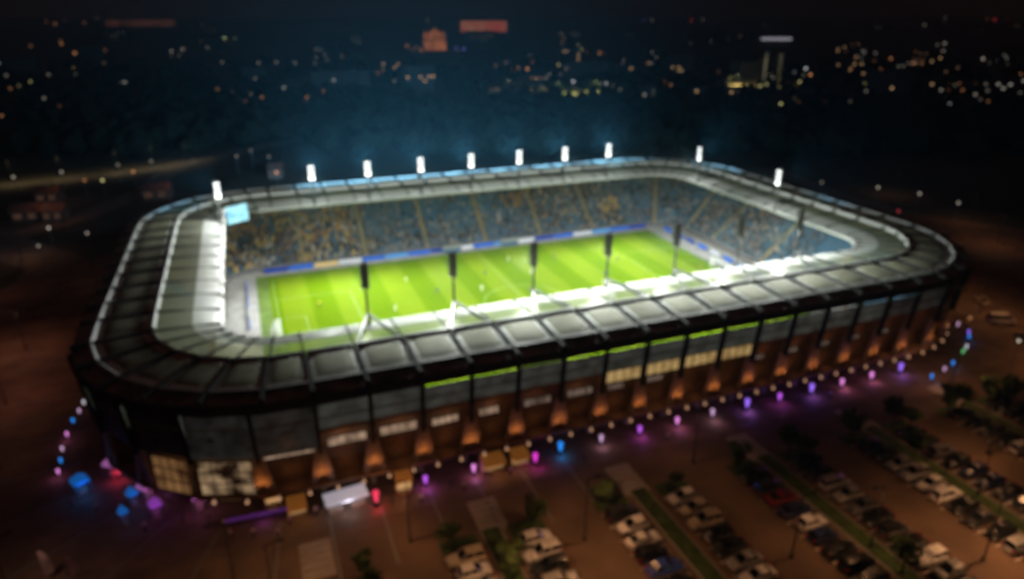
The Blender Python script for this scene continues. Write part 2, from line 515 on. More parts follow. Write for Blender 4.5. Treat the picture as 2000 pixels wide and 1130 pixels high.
for k in range(NN):
    s = nodes[k][4]
    if s == 'near' or k == NN - 1 or (s == 'near_right' and k <= 18):
        p = pt(k, 19.35, 4.6)
        L = lamp('SPOT', "support_lamp", ST, (p[0] - CX, p[1] - CY, p[2]), 115, (1.0, 0.33, 0.08), shadow_soft_size=0.15, spot_size=radians(105), spot_blend=0.8)
        q_ = pt(k, 17.6, 8.0); aim(L, (q_[0] - CX, q_[1] - CY, q_[2]))
        p = ptf(k + 0.5, 18.4, 5.6)
        lamp('POINT', "concourse_fill", ST, (p[0] - CX, p[1] - CY, p[2]), 8, (1.0, 0.44, 0.16), shadow_soft_size=0.4)  # added fill between the posts, evens out the orange on the wall
        p = ptf(k + 0.5, 19.6, 10.6)
        lamp('POINT', "concourse_fill", ST, (p[0] - CX, p[1] - CY, p[2]), 6, (1.0, 0.44, 0.16), shadow_soft_size=0.4)  # second added fill, higher up and outside the wall
# lit windows of the concourse
M['win_white'] = lit_pattern("window_white", (1.0, 0.66, 0.44), (0.34, 0.21, 0.14), 0.42, 0.7, 0.30, 0.70)
M['win_dim'] = lit_pattern("window_dim", (0.7, 0.50, 0.38), (0.16, 0.10, 0.07), 0.30, 0.7, 0.30, 0.70)
M['win_yellow'] = lit_pattern("window_yellow", (1.0, 0.66, 0.26), (0.55, 0.33, 0.11), 0.40, 0.7, 0.3, 0.6)
M['win_hall'] = lit_pattern("window_hall", (1.0, 0.66, 0.36), (0.03, 0.012, 0.006), 0.42, 0.42, 0.42, 0.70)
M['win_brown'] = lit_pattern("window_brown", (1.0, 0.50, 0.18), (0.22, 0.09, 0.035), 0.22, 0.35, 0.35, 0.70)
def win(t0, t1, off, z0, z1, m, lab, lean=0.0, nm=5):
    b = MB()
    b.strip([ptf(t0, off, z0), ptf(t1, off, z0)], [ptf(t0, off + lean, z1), ptf(t1, off + lean, z1)])
    o = part(b, "lit_window", m, lab=lab)
    f = MB(); e = 0.08
    for i in range(nm):
        u = t0 + (t1 - t0) * i / (nm - 1)
        f.bar(ptf(u, off + e, z0), ptf(u, off + lean + e, z1), 0.1)
    nh = 2 if z1 - z0 < 3 else 4
    for j in range(nh):
        v = j / (nh - 1); zz = z0 + (z1 - z0) * v
        f.bar(ptf(t0, off + lean * v + e, zz), ptf(t1, off + lean * v + e, zz), 0.12)
    fo = f.build("window_frame", M['steel']); fo.parent = o
    return o
for k in range(NN):
    s, s2 = kind_of(k); x = nodes[k][0]
    if s == 'near' and x < 14: win(k + 0.16, k + 0.9, 18.0, 8.9, 10.3, M['win_white'], "white lit concourse window")
    elif s == 'near' and x < 36: win(k + 0.2, k + 0.62 + 0.2 * R.random(), 18.0, 8.8, 10.0, M['win_white' if x < 24 else 'win_dim'], "pale lit concourse window")
    elif s == 'near' and x < 50: win(k + 0.2, k + 0.6, 18.0, 8.6, 9.6, M['win_dim'], "dimly lit concourse window")
    elif s == 'near' and x < 98 and R.random() < 0.6: win(k + 0.2, k + 0.45, 18.0, 8.6, 9.5, M['win_dim'], "dimly lit concourse window")
    if s == 'near' and 40 < x < 62: win(k + 0.07, k + 0.93, 18.72, 10.3, 12.3, M['win_yellow'], "yellow lit window in the facade", 0.12)
win(NN - 1 + 0.06, NN - 1 + 0.94, 18.2, 8.7, 10.5, M['win_white'], "white lit concourse window")
win(NN - 2 + 0.1, NN - 2 + 0.9, 18.95, 4.4, 9.3, M['win_hall'], "tall brightly lit entrance window")
win(NN - 3 + 0.3, NN - 3 + 0.94, 18.95, 4.2, 9.3, M['win_brown'], "tall brownish lit entrance window")
win(NN - 3 + 0.45, NN - 3 + 0.97, 15.0, 0.3, 3.2, M['win_brown'], "warm lit entrance door front")
win(NN - 2 + 0.05, NN - 2 + 0.45, 15.0, 0.3, 3.2, M['win_brown'], "warm lit entrance door front")
use_plan(ROOF_PLAN)

# bowl: terraces, seats, stairs
ROWS = 18
O0, Z0, DR, DZ = 5.2, 1.3, 0.74, 0.62
b = MB()
b.strip(ring(O0, 0), ring(O0, Z0), True)
for r in range(ROWS):
    o = O0 + r * DR; z = Z0 + r * DZ
    b.strip(ring(o, z), ring(o + DR, z), True)
    b.strip(ring(o + DR, z), ring(o + DR, z + DZ), True)
o = O0 + ROWS * DR; z = Z0 + ROWS * DZ
b.strip(ring(o, z), ring(18.3, z), True)
part(b, "terrace", M['terrace'])
AISLES = {}
for X in (-6.0, 8.5, 24.2, 40.8, 57.4, 74.0, 90.6):       # far stand stairs
    for k in range(NN):
        if nodes[k][4] == 'far' and nodes[(k + 1) % NN][4] == 'far' and nodes[(k + 1) % NN][0] <= X < nodes[k][0]: AISLES[k] = (nodes[k][0] - X) / BAY
for k in range(NN):
    if nodes[k][4] == 'far_right' and k % 3 == 0 or nodes[k][4] == 'right' and k % 3 == 1: AISLES[k] = 0.5
for k in range(NN):
    s = nodes[k][4]
    if k not in AISLES: continue
    b = MB()
    for r in range(ROWS):
        o = O0 + r * DR; z = Z0 + r * DZ
        c0 = ptf(k + AISLES[k], o + DR / 2, z + 0.17)
        b.box(c0, (DR * 0.98, 0.95, 0.32), atan2(nodes[k][3] + nodes[(k + 1) % NN][3], nodes[k][2] + nodes[(k + 1) % NN][2]))
    part(b, "aisle_stair", M['stair'])

seat_b = MB()
cv, cf, cc = [], [], []
def add_fan(x, y, z, a, c, col):
    # a small sitting or standing figure: tapered torso, shoulders and head
    n0 = len(cv); t = (-c, a)
    h = 1.0 if R.random() < 0.6 else 1.45
    h *= R.uniform(0.93, 1.05)
    prof = ((0.0, 0.17, 0.14), (h * 0.42, 0.19, 0.13), (h * 0.74, 0.25, 0.13), (h * 0.80, 0.08, 0.07), (h * 0.88, 0.115, 0.12), (h, 0.06, 0.06))
    for zz, wx, wy in prof:
        for i, j in ((-1, -1), (1, -1), (1, 1), (-1, 1)):
            cv.append((x + t[0] * wx * i + a * wy * j, y + t[1] * wx * i + c * wy * j, z + zz))
    skin = (0.42, 0.25, 0.17) if R.random() < 0.7 else (0.05, 0.035, 0.03)
    for l in range(5):
        for i in range(4):
            j = (i + 1) % 4
            cf.append((n0 + l * 4 + i, n0 + l * 4 + j, n0 + l * 4 + 4 + j, n0 + l * 4 + 4 + i))
            cc.append(col if l < 3 else skin)
    cf.append((n0 + 20, n0 + 21, n0 + 22, n0 + 23)); cc.append(skin)
COLS_WARM = [(0.03, 0.035, 0.045), (0.05, 0.05, 0.06), (0.10, 0.10, 0.11), (0.45, 0.27, 0.06), (0.30, 0.14, 0.05), (0.08, 0.14, 0.19), (0.42, 0.40, 0.36), (0.02, 0.025, 0.03), (0.12, 0.085, 0.06), (0.50, 0.36, 0.12)]
CL = {}
COLS_COOL = [(0.03, 0.05, 0.06), (0.05, 0.12, 0.16), (0.09, 0.15, 0.18), (0.16, 0.17, 0.17), (0.30, 0.27, 0.22), (0.02, 0.03, 0.035), (0.10, 0.07, 0.05), (0.04, 0.10, 0.16)]
for r in range(ROWS):
    o = O0 + r * DR + 0.35; z = Z0 + r * DZ
    for k in range(NN):
        s = nodes[k][4]
        if s in ('near', 'near_left') or (s == 'left' and nodes[k][1] < -14): continue
        p = pt(k, o, z); q = pt(k + 1, o, z)
        L = hypot(q[0] - p[0], q[1] - p[1]); n = max(2, int(L / 0.56))
        a = (nodes[k][2] + nodes[(k + 1) % NN][2]) / 2; c = (nodes[k][3] + nodes[(k + 1) % NN][3]) / 2
        ln = hypot(a, c); a /= ln; c /= ln
        for i in range(n):
            u = (i + 0.5) / n
            if k in AISLES and abs(u - AISLES[k]) * L < 0.7: continue
            x = p[0] * (1 - u) + q[0] * u; y = p[1] * (1 - u) + q[1] * u
            t = (-c, a); w = 0.22
            sv = []
            for oo, zz in ((-0.22, 0.42), (0.12, 0.40), (0.20, 0.82)):
                for sg in (-1, 1):
                    sv.append((x + t[0] * w * sg + a * oo, y + t[1] * w * sg + c * oo, z + zz))
            seat_b.add(sv, [(0, 1, 3, 2), (2, 3, 5, 4)])
            # who comes: dense blocks, with thin and empty ones
            dens = 0.9; cols = COLS_COOL
            if s == 'far':
                if x < 26: dens, cols = 0.93, COLS_WARM
                elif x < 40: dens, cols = (0.45 if r > 8 else 0.85), COLS_COOL
                elif x < 66: dens, cols = (0.28 if r > 7 else 0.7), COLS_COOL
                else: dens, cols = 0.9, (COLS_WARM if R.random() < 0.45 else COLS_COOL)
            elif s == 'far_left': dens, cols = 0.9, COLS_WARM
            elif s == 'left': dens, cols = (0.0 if y < -14 else 0.6), COLS_WARM
            elif s == 'far_right': dens = 0.75
            elif s == 'right':
                dens = 0.78 if y > -33 else (0.55 if y > -45 else 0.0)
            else: dens = 0.0
            cl = CL.setdefault((k, r // 5), (R.uniform(-0.25, 0.12), R.sample(cols, 3)))
            if dens > 0.3: dens += cl[0]
            if R.random() < 0.62: cols = cl[1]
            if R.random() < dens:
                add_fan(x - a * 0.02, y - c * 0.02, z + 0.42 * R.random() * 0.4, a, c, R.choice(cols))
seat_b.build("seating", M['seat'])
so = bpy.data.objects["seating"]; so.parent = ST; so.location = (-CX, -CY, 0); so["kind"] = "stuff"; so["label"] = "blue plastic seats in rows"
me = bpy.data.meshes.new("crowd"); me.from_pydata(cv, [], cf)
ca = me.attributes.new("clothes", 'FLOAT_COLOR', 'FACE')
buf = []
for c in cc: buf += [c[0], c[1], c[2], 1.0]
ca.data.foreach_set("color", buf)
me.materials.append(M['crowd'])
cro = bpy.data.objects.new("crowd", me); COL.objects.link(cro)
tag(cro, "dense crowd of spectators filling the stands behind the pitch", "crowd", kind='stuff')

# ------------------------------------------------------------------ pitch
sheet("stadium_floor", -12, -77, 116, 8, 0.02, M['concrete'])
sheet("grass_apron", -3.5, -72.5, 106.6, 2.4, 0.04, mat("apron_grass", (0.10, 0.16, 0.02), 0.95, noise=0.25, scale=0.4))
po = sheet("pitch", -0.8, -69.4, 105.6, 0.8, 0.06, M['pitch'])
lb = MB()
def hl(x0, y0, x1, y1):
    w = 0.11
    if abs(x1 - x0) > abs(y1 - y0): lb.add([(x0, y0 - w / 2, 0.08), (x1, y0 - w / 2, 0.08), (x1, y0 + w / 2, 0.08), (x0, y0 + w / 2, 0.08)], [(0, 1, 2, 3)])
    else: lb.add([(x0 - w / 2, y0, 0.081), (x0 + w / 2, y0, 0.081), (x0 + w / 2, y1, 0.081), (x0 - w / 2, y1, 0.081)], [(0, 1, 2, 3)])
PY0, PY1, PYC = -68.2, -0.6, -34.4
hl(0.2, PY0, 104.8, PY0); hl(0.2, PY1, 104.8, PY1)
for x in (0.2, 52.5, 104.8): hl(x, PY0, x, PY1)
for sx, x in ((1, 0.2), (-1, 104.8)):
    for d, w in ((16.5, 20.15), (5.5, 9.16)):
        hl(x + sx * d, PYC - w, x + sx * d, PYC + w)
        for sy in (-1, 1): hl(min(x, x + sx * d), PYC + sy * w, max(x, x + sx * d), PYC + sy * w)
n = 48
lb.strip([(52.5 + 9.08 * cos(2 * pi * i / n), PYC + 9.08 * sin(2 * pi * i / n), 0.082) for i in range(n)],
         [(52.5 + 9.22 * cos(2 * pi * i / n), PYC + 9.22 * sin(2 * pi * i / n), 0.082) for i in range(n)], True)
tag(lb.build("pitch_marking", M['pitch_line']), kind='structure')

# goals
M['net'] = glass_mat("goal_net", (1, 1, 1), 0.45, (0.8, 0.8, 0.8), 0.0)
def goal(x, sx, lab):
    t = tag(empty("goal", (x, PYC, 0.06)), lab, "goal", "goals on the pitch")
    b = MB()
    for y in (-3.66, 3.66): b.tube((0, y, 0), (0, y, 2.44), 0.1)
    b.tube((0, -3.66, 2.44), (0, 3.66, 2.44), 0.1); b.build("goal_frame", M['white_line'], t)
    b = MB(); d = -sx
    b.add([(0, -3.66, 2.44), (0, 3.66, 2.44), (0.9 * d, 3.66, 2.4), (0.9 * d, -3.66, 2.4), (2.1 * d, 3.66, 0), (2.1 * d, -3.66, 0), (0, -3.66, 0), (0, 3.66, 0)],
          [(0, 1, 2, 3), (3, 2, 4, 5), (0, 3, 5, 6), (1, 7, 4, 2)])
    b.build("goal_net", M['net'], t)
goal(0.2, 1, "white goal with net at the end by the bright roof edge")
goal(104.8, -1, "white goal with net at the end below the blue empty seats")

# advertising boards
BC = {'blue': (0.02, 0.16, 0.75), 'pale blue': (0.10, 0.38, 0.85), 'dark blue': (0.015, 0.06, 0.42), 'white': (0.75, 0.78, 0.85), 'yellow': (0.85, 0.62, 0.25)}
BM = {k: mat("board_" + k.replace(' ', '_'), tuple(0.5 * q for q in c), 0.4, emit=c, estr=0.28, sampled=False) for k, c in BC.items()}
ORD = ["first", "second", "third", "fourth", "fifth", "sixth", "seventh", "eighth", "ninth", "tenth", "eleventh", "twelfth", "thirteenth", "fourteenth", "fifteenth", "sixteenth", "seventeenth", "eighteenth", "nineteenth", "twentieth", "twenty-first", "twenty-second", "twenty-third", "twenty-fourth", "twenty-fifth", "twenty-sixth", "twenty-seventh", "twenty-eighth", "twenty-ninth", "thirtieth", "thirty-first", "thirty-second", "thirty-third", "thirty-fourth", "thirty-fifth", "thirty-sixth", "thirty-seventh", "thirty-eighth", "thirty-ninth", "fortieth"]
def board(x, y, rz, col, w, lab):
    t = tag(empty("advertising_board", (x, y, 0.05), rz), lab, "advertising board", "advertising boards round the pitch")
    b = MB(); b.box((0, 0, 0.62), (w, 0.12, 1.1)); b.build("panel", BM[col], t)
    b = MB()
    for s in (-0.4, 0.4): b.bar((w * s, 0.06, 1.0), (w * s, 0.8, 0.03), 0.07); b.box((w * s, 0.3, 0.03), (0.1, 0.9, 0.06))
    b.build("stand", M['steel'], t)
seq = ['dark blue', 'blue', 'yellow', 'white', 'blue', 'pale blue', 'blue', 'dark blue', 'white', 'blue', 'pale blue', 'white', 'dark blue', 'blue', 'white', 'pale blue', 'blue', 'dark blue']
for i, c in enumerate(seq):
    board(1.5 + i * 6.05, 4.4, 0, c, 5.8, f"{c} advertising board along the far touchline, {ORD[i]} from the scoreboard corner")
for i, c in enumerate(['blue', 'blue', 'dark blue', 'blue', 'white', 'blue', 'blue', 'dark blue']):
    board(111.2, -1.5 - i * 5.6, -pi / 2, c, 3.9, f"{c} advertising board below the end stand, {ORD[i]} from the far corner")
for i, c in enumerate(['blue', 'dark blue', 'blue', 'white', 'blue']):
    board(-5.6, -4 - i * 5.6, pi / 2, c, 4.6, f"{c} advertising board under the white roof edge, {ORD[i]} from the scoreboard")

# ------------------------------------------------------------------ floodlight masts
M['lamp_face'] = mat("lamp_face", (0.8, 0.8, 0.8), emit=(0.93, 0.97, 1.0), estr=3.4, sampled=False)
FACING = {'far': -pi / 2, 'near': pi / 2, 'left': -0.95, 'right': pi}
def make_mast():
    t = empty("floodlight_mast")
    b = MB()
    b.tube((0, 0, -0.3), (0, 0, 6.6), 0.22, 0.15, 10)
    b.box((0, 0, 0.1), (1.1, 1.1, 0.5), 0, 0.6); b.build("pole", M['steel'], t)
    b = MB()
    b.box((-0.22, 0, 7.7), (0.14, 1.05, 3.8)); b.bar((-0.35, 0, 5.0), (-0.35, 0, 9.9), 0.3)
    for z in (5.9, 7.8, 9.4): b.bar((-0.1, -0.75, z), (-0.1, 0.75, z), 0.1)
    b.build("lamp_frame", M['mast'], t)
    for j in range(4):
        h = MB(); f = MB()
        for i in range(2):
            c = Vector((0.3, -0.36 + 0.72 * i, 6.3 + 0.92 * j))
            d = Vector((1, 0, -0.30)).normalized()
            h.tube(c - d * 0.28, c + d * 0.12, 0.18, 0.34, 10)
            f.tube(c + d * 0.13, c + d * 0.16, 0.30, 0.30, 10)
        ho = h.build("lamp_row", M['mast'], t)
        f.build("lamp_face", M['lamp_face'], ho)
    b = MB()
    for sg in (-1, 1): b.bar((0, 0, 1.6), (-9.0, 3.3 * sg, 0.9), 0.3, 0.4)
    b.build("stay", M['steel'], t)
    return t
m0 = make_mast()
first = [True]
def mast(x, y, side, lab, target, energy, glow_, yaw_=0.0, z=ZL + 0.1):
    t = m0 if first[0] else copy_tree(m0)
    first[0] = False
    t.location = (x, y, z); t.rotation_euler = (0, 0, FACING[side])
    tag(t, lab, "floodlight mast", "floodlight masts on the inner roof edge")
    rot = Matrix.Rotation(-FACING[side], 3, 'Z')
    for (tg, e, ang, bl) in target:
        L = lamp('SPOT', "floodlight", t, (1.0, 0, 8.2), e, (0.94, 1.0, 0.98), spot_size=radians(ang), spot_blend=bl, shadow_soft_size=0.7)
        loc = rot @ (Vector(tg) - Vector((x, y, z)))
        aim(L, loc)
    L = lamp('SPOT', "floodlight_downward", t, (3.4, 0, 6.6), energy, (0.96, 1.0, 0.95), shadow_soft_size=0.8, spot_size=radians(178), spot_blend=0.3)
    aim(L, (3.2, 0, 0))
    if glow_ > 0:
        L = lamp('SPOT', "halo_spot", t, (-0.7, 0, 8.2), glow_, (0.25, 0.64, 1.0), shadow_soft_size=0.8, spot_size=radians(96), spot_blend=1.0)  # added spot facing backwards, only to light the haze around the mast
        aim(L, (-14, yaw_ * 14, 10.8))
NEARN = CY - SY - RIN; FARN = CY + SY + RIN
mx = [CX + BAY * 2 * k for k in range(-3, 4)]
EVEN = [2.0, 1.3, 0.82, 0.68, 0.8, 1.15, 1.6]
ORD7 = ORD
P8 = ["first", "second", "third", "fourth", "fifth", "sixth", "last"]
for i, x in enumerate(mx):
    mast(x, FARN + 0.6, 'far', f"lit floodlight mast on the far roof edge, {P8[i]} of seven from the scoreboard", [((x * 1.06 - 3, -30, 0), FLOOD * EVEN[i] * 1.1, 102, 1.0)], FLOOD * SPILL * 0.20, FLOOD * GLOW * [0.9, 1.1, 1.2, 1.2, 1.1, 1.1, 1.2][i], [0.2, 0.1, 0, 0, 0.05, 0.2, 0.5][i])
for i, x in enumerate(mx):
    mast(x, NEARN - 0.6, 'near', f"dark backed floodlight mast on the near roof edge, {P8[i]} of seven from the entrance corner", [((x * 1.06 - 3, -50, 0), FLOOD * EVEN[i] * 0.9, 80, 1.0)], FLOOD * SPILL * (0.5 if i == 0 else 1.3 if i == 1 else 1.75), 0)
mast(CX + SX + RIN + 0.6, -11.5, 'right', "lit floodlight mast on the end roof edge near the far corner", [((40, -34, 0), FLOOD * 0.8, 100, 1.0)], FLOOD * SPILL * 0.28, FLOOD * GLOW * 0.35, -0.6)
mast(CX + SX + RIN + 0.6, -42, 'right', "lit floodlight mast above the empty blue seats", [((40, -34, 0), FLOOD * 0.8, 100, 1.0)], FLOOD * SPILL * 0.28, FLOOD * GLOW * 0.12)
mast(CX - SX - RIN - 0.6, -8.2, 'left', "slim floodlight mast beside the scoreboard", [((60, -34, 0), FLOOD * 0.6, 100, 1.0)], FLOOD * SPILL * 0.6, FLOOD * GLOW * 0.2)

# short floodlights added along the end roof edge to brighten the roof
rf = empty("roof_fill_lamp")
b = MB(); b.tube((0, 0, -0.3), (0, 0, 3.3), 0.07, 0.06, 6); b.build("post", M['mast'], rf)
b = MB(); b.box((-0.15, 0, 3.42), (0.4, 1.1, 0.24), 0, 0.8); b.build("lamp_head", M['mast'], rf)
b = MB(); b.box((-0.17, 0, 3.25), (0.3, 0.9, 0.04)); b.build("lamp_face", M['lamp_face'], rf)
for i in range(10):
    t = rf if i == 0 else copy_tree(rf)
    t.location = (CX - SX - RIN + 0.5, -10.5 - 5.6 * i, ZL + 0.15)
    tag(t, f"added short floodlight brightening the end roof edge, {ORD7[i]} from the scoreboard", "floodlight", "added short floodlights on the end roof edge")
    L = lamp('SPOT', "roof_fill_light", t, (-0.2, 0, 3.1), 2200, (1.0, 1.0, 0.98), spot_size=radians(165), spot_blend=0.6, shadow_soft_size=0.35)
    aim(L, (-3.0, 0, 0.3))

# scoreboard
t = tag(empty("scoreboard", (-5.2, -4.6, ZL + 0.3), radians(32)), "glowing cyan scoreboard screen on the roof edge in the corner", "scoreboard")
b = MB(); b.box((0, 0.18, 0.9), (5.6, 0.3, 4.2)); b.build("casing", M['steel'], t)
b = MB(); b.box((0, 0, 0.9), (5.2, 0.08, 3.8))
b.build("screen", lit_pattern("screen", (0.45, 0.95, 1.0), (0.03, 0.35, 0.75), 1.3, 0.45, 0.3, 0.6), t)
b = MB()
for s in (-2, 2): b.bar((s, 0.3, -1.1), (s, 0.3, 0.5), 0.2)
b.build("leg", M['steel'], t)

# ------------------------------------------------------------------ coloured uplights round the plinth
def glow(name, col, e=0.95): return emat("glow_" + name, col, e)
GC = {'violet': (0.36, 0.16, 1.0), 'purple': (0.62, 0.12, 0.95), 'pink': (0.95, 0.30, 0.85), 'blue': (0.02, 0.28, 1.0), 'magenta': (0.9, 0.05, 0.7), 'pale pink': (0.75, 0.45, 0.75), 'red': (1.0, 0.05, 0.12), 'white': (0.8, 0.75, 0.85), 'orange': (1.0, 0.36, 0.06), 'green': (0.15, 0.6, 0.2)}
GM = {k: glow(k, c) for k, c in GC.items()}
GM['pale pink'] = glow('pale pink', GC['pale pink'], 0.8); GM['white'] = glow('white', GC['white'], 0.8)
def uplight(x, y, col, lab, grp, power=34, rz=0, size=1.0):
    size *= 0.68; power *= 1.8
    t = tag(empty("ground_uplight", (x, y, 0.0), rz), lab, "uplight", grp)
    b = MB(); b.box((0, 0, 0.12 * size), (0.6 * size, 0.5 * size, 0.24 * size)); b.tube((0, 0, 0.2 * size), (0, 0.08, 0.62 * size), 0.20 * size, 0.30 * size, 8); b.build("housing", M['steel'], t)
    b = MB(); b.tube((0, 0.05, 0.3 * size), (0, 0.1, 1.9 * size), 0.12 * size, 0.40 * size, 8); b.ball((0, 0.1, 1.9 * size), 0.40 * size, 8, 4, 0.4); b.build("lens", GM[col], t)
    if power: lamp('POINT', "uplight_lamp", t, (0, -0.7, 0.9), power, GC[col], shadow_soft_size=0.2)
cols = ['purple', 'pink', 'purple', 'blue', 'pale pink', 'purple', 'pink', 'pale pink', 'violet', 'purple', 'violet', 'pink', 'pink', 'violet']
xs = [15.4, 22.3, 29.1, 35.6, 42.3, 48.9, 55.6, 62.2, 68.9, 75.5, 82.2, 88.9, 95.6, 102.4]
for i, (x, c) in enumerate(zip(xs, cols)):
    uplight(x, -89.6, c, f"{c} uplight on the paving at the stadium foot, {ORD[i]} from the food stalls", "coloured uplights along the stadium foot", {'violet': 60, 'blue': 45}.get(c, 34), size=1.5 if c in ('violet', 'blue') else 1.2)
cc2 = [(129.8, -79.6, 'pale pink'), (128.4, -83, 'violet'), (126.5, -84.5, 'blue'), (122, -87.4, 'white'), (119.5, -88.6, 'green'), (113.5, -91.2, 'blue'), (110, -92.3, 'pale pink'), (105.5, -93.4, 'blue')]
for i, (x, y, c) in enumerate(cc2):
    uplight(x, y, c, f"small {c} light round the far rounded corner, {ORD[i]} from the end stand", "small coloured lights round the far corner", 8 if c == 'blue' else 0, size=0.9)
cc3 = [(-31.8, -49.5, 'white'), (-32.0, -52.2, 'pale pink'), (-32.4, -55.0, 'blue'), (-32.5, -59.0, 'pink'), (-32.4, -63.0, 'pale pink'), (-32.0, -66.2, 'blue'), (-31.8, -69.0, 'pink')]
for i, (x, y, c) in enumerate(cc3):
    uplight(x, y, c, f"small {c} light beside the dark end facade, {ORD[i]} from the far end", "small coloured lights beside the end facade", 8 if c == 'pink' else 0, size=0.8)

# ------------------------------------------------------------------ people
def make_person_mesh(pose):
    # skin-modifier figure: pelvis first, limbs tapered, head with a face side
    P = {'pelvis': (0, 0, .96, .135), 'waist': (0, 0, 1.10, .12), 'chest': (0, .01, 1.30, .15), 'neck': (0, 0, 1.50, .055), 'head0': (0, .01, 1.60, .085), 'head1': (0, .015, 1.70, .095), 'head2': (0, .01, 1.78, .06)}
    E_ = [('pelvis', 'waist'), ('waist', 'chest'), ('chest', 'neck'), ('neck', 'head0'), ('head0', 'head1'), ('head1', 'head2')]
    st = {'stand': (0.02, -0.02, 0.03), 'walk': (0.24, -0.22, 0.20), 'run': (0.42, -0.34, 0.34)}[pose]
    for sg, f, nm in ((1, st[0], 'a'), (-1, st[1], 'b')):
        P['hip' + nm] = (.10 * sg, 0, .90, .095); P['knee' + nm] = (.105 * sg, f * .62 + (.06 if f > 0 else .02), .49, .062)
        lift = 0.0 if f >= -.1 else -f * .55
        P['ank' + nm] = (.105 * sg, f - .02, .09 + lift, .042); P['toe' + nm] = (.115 * sg, f + .15, .045 + lift * .8, .036)
        E_ += [('pelvis', 'hip' + nm), ('hip' + nm, 'knee' + nm), ('knee' + nm, 'ank' + nm), ('ank' + nm, 'toe' + nm)]
        g = -f * st[2] * 2.2
        P['sh' + nm] = (.19 * sg, 0, 1.42, .062); P['el' + nm] = (.25 * sg, g * .5 - .03, 1.14, .045)
        P['wr' + nm] = (.25 * sg, g + .08, .93 if pose == 'stand' else 1.0, .033); P['ha' + nm] = (.245 * sg, g + .12, .84 if pose == 'stand' else .95, .036)
        E_ += [('chest', 'sh' + nm), ('sh' + nm, 'el' + nm), ('el' + nm, 'wr' + nm), ('wr' + nm, 'ha' + nm)]
    ks = list(P); ix = {k: i for i, k in enumerate(ks)}
    me = bpy.data.meshes.new("person_skeleton")
    me.from_pydata([P[k][:3] for k in ks], [(ix[a], ix[b]) for a, b in E_], [])
    o = bpy.data.objects.new("person_skeleton", me); COL.objects.link(o)
    o.modifiers.new("skin", 'SKIN'); sk = me.skin_vertices[0].data
    for i, k in enumerate(ks): sk[i].radius = (P[k][3], P[k][3]); sk[i].use_root = (i == 0)
    sd = o.modifiers.new("sub", 'SUBSURF'); sd.levels = 1; sd.render_levels = 1
    dg = bpy.context.evaluated_depsgraph_get()
    out = bpy.data.meshes.new_from_object(o.evaluated_get(dg))
    bpy.data.objects.remove(o)
    return out
PERS = {p: make_person_mesh(p) for p in ('stand', 'walk', 'run')}
PM = {}
def cloth(c):
    if c not in PM: PM[c] = mat("cloth", c, 0.85)
    return PM[c]
HAIR = mat("hair", (0.03, 0.02, 0.015), 0.7)
dressed = {}
def person(x, y, z, rz, pose, shirt, legs, lab, grp, shorts=False):
    key = (pose, shirt, legs, shorts)
    if key not in dressed:
        me = PERS[pose].copy(); me.name = "person"
        me.materials.clear()
        for m in (cloth(shirt), cloth(legs), M['skin'], HAIR): me.materials.append(m)
        for p in me.polygons:
            c = p.center; p.use_smooth = True
            if c.z > 1.50: p.material_index = 3 if (c.z > 1.74 or (c.y < -0.02 and c.z > 1.58)) else 2
            elif abs(c.x) > 0.20 and c.z < (1.22 if shorts else 0.92) and c.z > 0.7: p.material_index = 2
            elif c.z > 0.98: p.material_index = 0
            elif shorts and 0.42 < c.z < 0.60: p.material_index = 2
            elif shorts and c.z < 0.12: p.material_index = 3
            else: p.material_index = 1
        dressed[key] = me
    o = bpy.data.objects.new("person", dressed[key]); COL.objects.link(o)
    o.location = (x, y, z); o.rotation_euler = (0, 0, rz)
    return tag(o, lab, "person", grp)
WHITE, NAVY, YEL, BLK, BLU = (0.75, 0.75, 0.75), (0.015, 0.03, 0.12), (0.75, 0.55, 0.05), (0.02, 0.02, 0.02), (0.04, 0.16, 0.5)
wh = [(9, -22, 'stand'), (24, -30, 'walk'), (30, -14, 'run'), (33, -47, 'run'), (38, -55, 'run'), (45, -26, 'walk'), (52, -40, 'run'), (60, -20, 'run'), (66, -52, 'walk'), (73, -33, 'run'), (58, -9, 'walk')]
dk = [(100, -33, 'stand'), (84, -20, 'walk'), (80, -42, 'run'), (76, -28, 'run'), (70, -12, 'walk'), (62, -46, 'run'), (55, -31, 'run'), (49, -17, 'run'), (42, -50, 'walk'), (35, -24, 'run'), (28, -40, 'run')]
for i, (x, y, p) in enumerate(sorted(wh)):
    person(x, y, 0.06, R.uniform(0, 6.28), p, YEL if i == 0 else WHITE, BLK if i == 0 else WHITE, ("goalkeeper in yellow standing near the scoreboard end goal" if i == 0 else f"footballer in all white kit on the pitch, {ORD[i - 1]} of the whites from the scoreboard end"), "footballers on the pitch", True)
for i, (x, y, p) in enumerate(sorted(dk)):
    last = i == len(dk) - 1
    person(x, y, 0.06, R.uniform(0, 6.28), p, (0.5, 0.2, 0.05) if last else NAVY, NAVY, ("goalkeeper in orange standing before the far end goal" if last else f"footballer in navy kit on the pitch, {ORD[i]} of the navies from the scoreboard end"), "footballers on the pitch", True)
person(50.5, -36.5, 0.06, 0.6, 'run', BLK, BLK, "referee in black running near the centre circle", "footballers on the pitch", True)
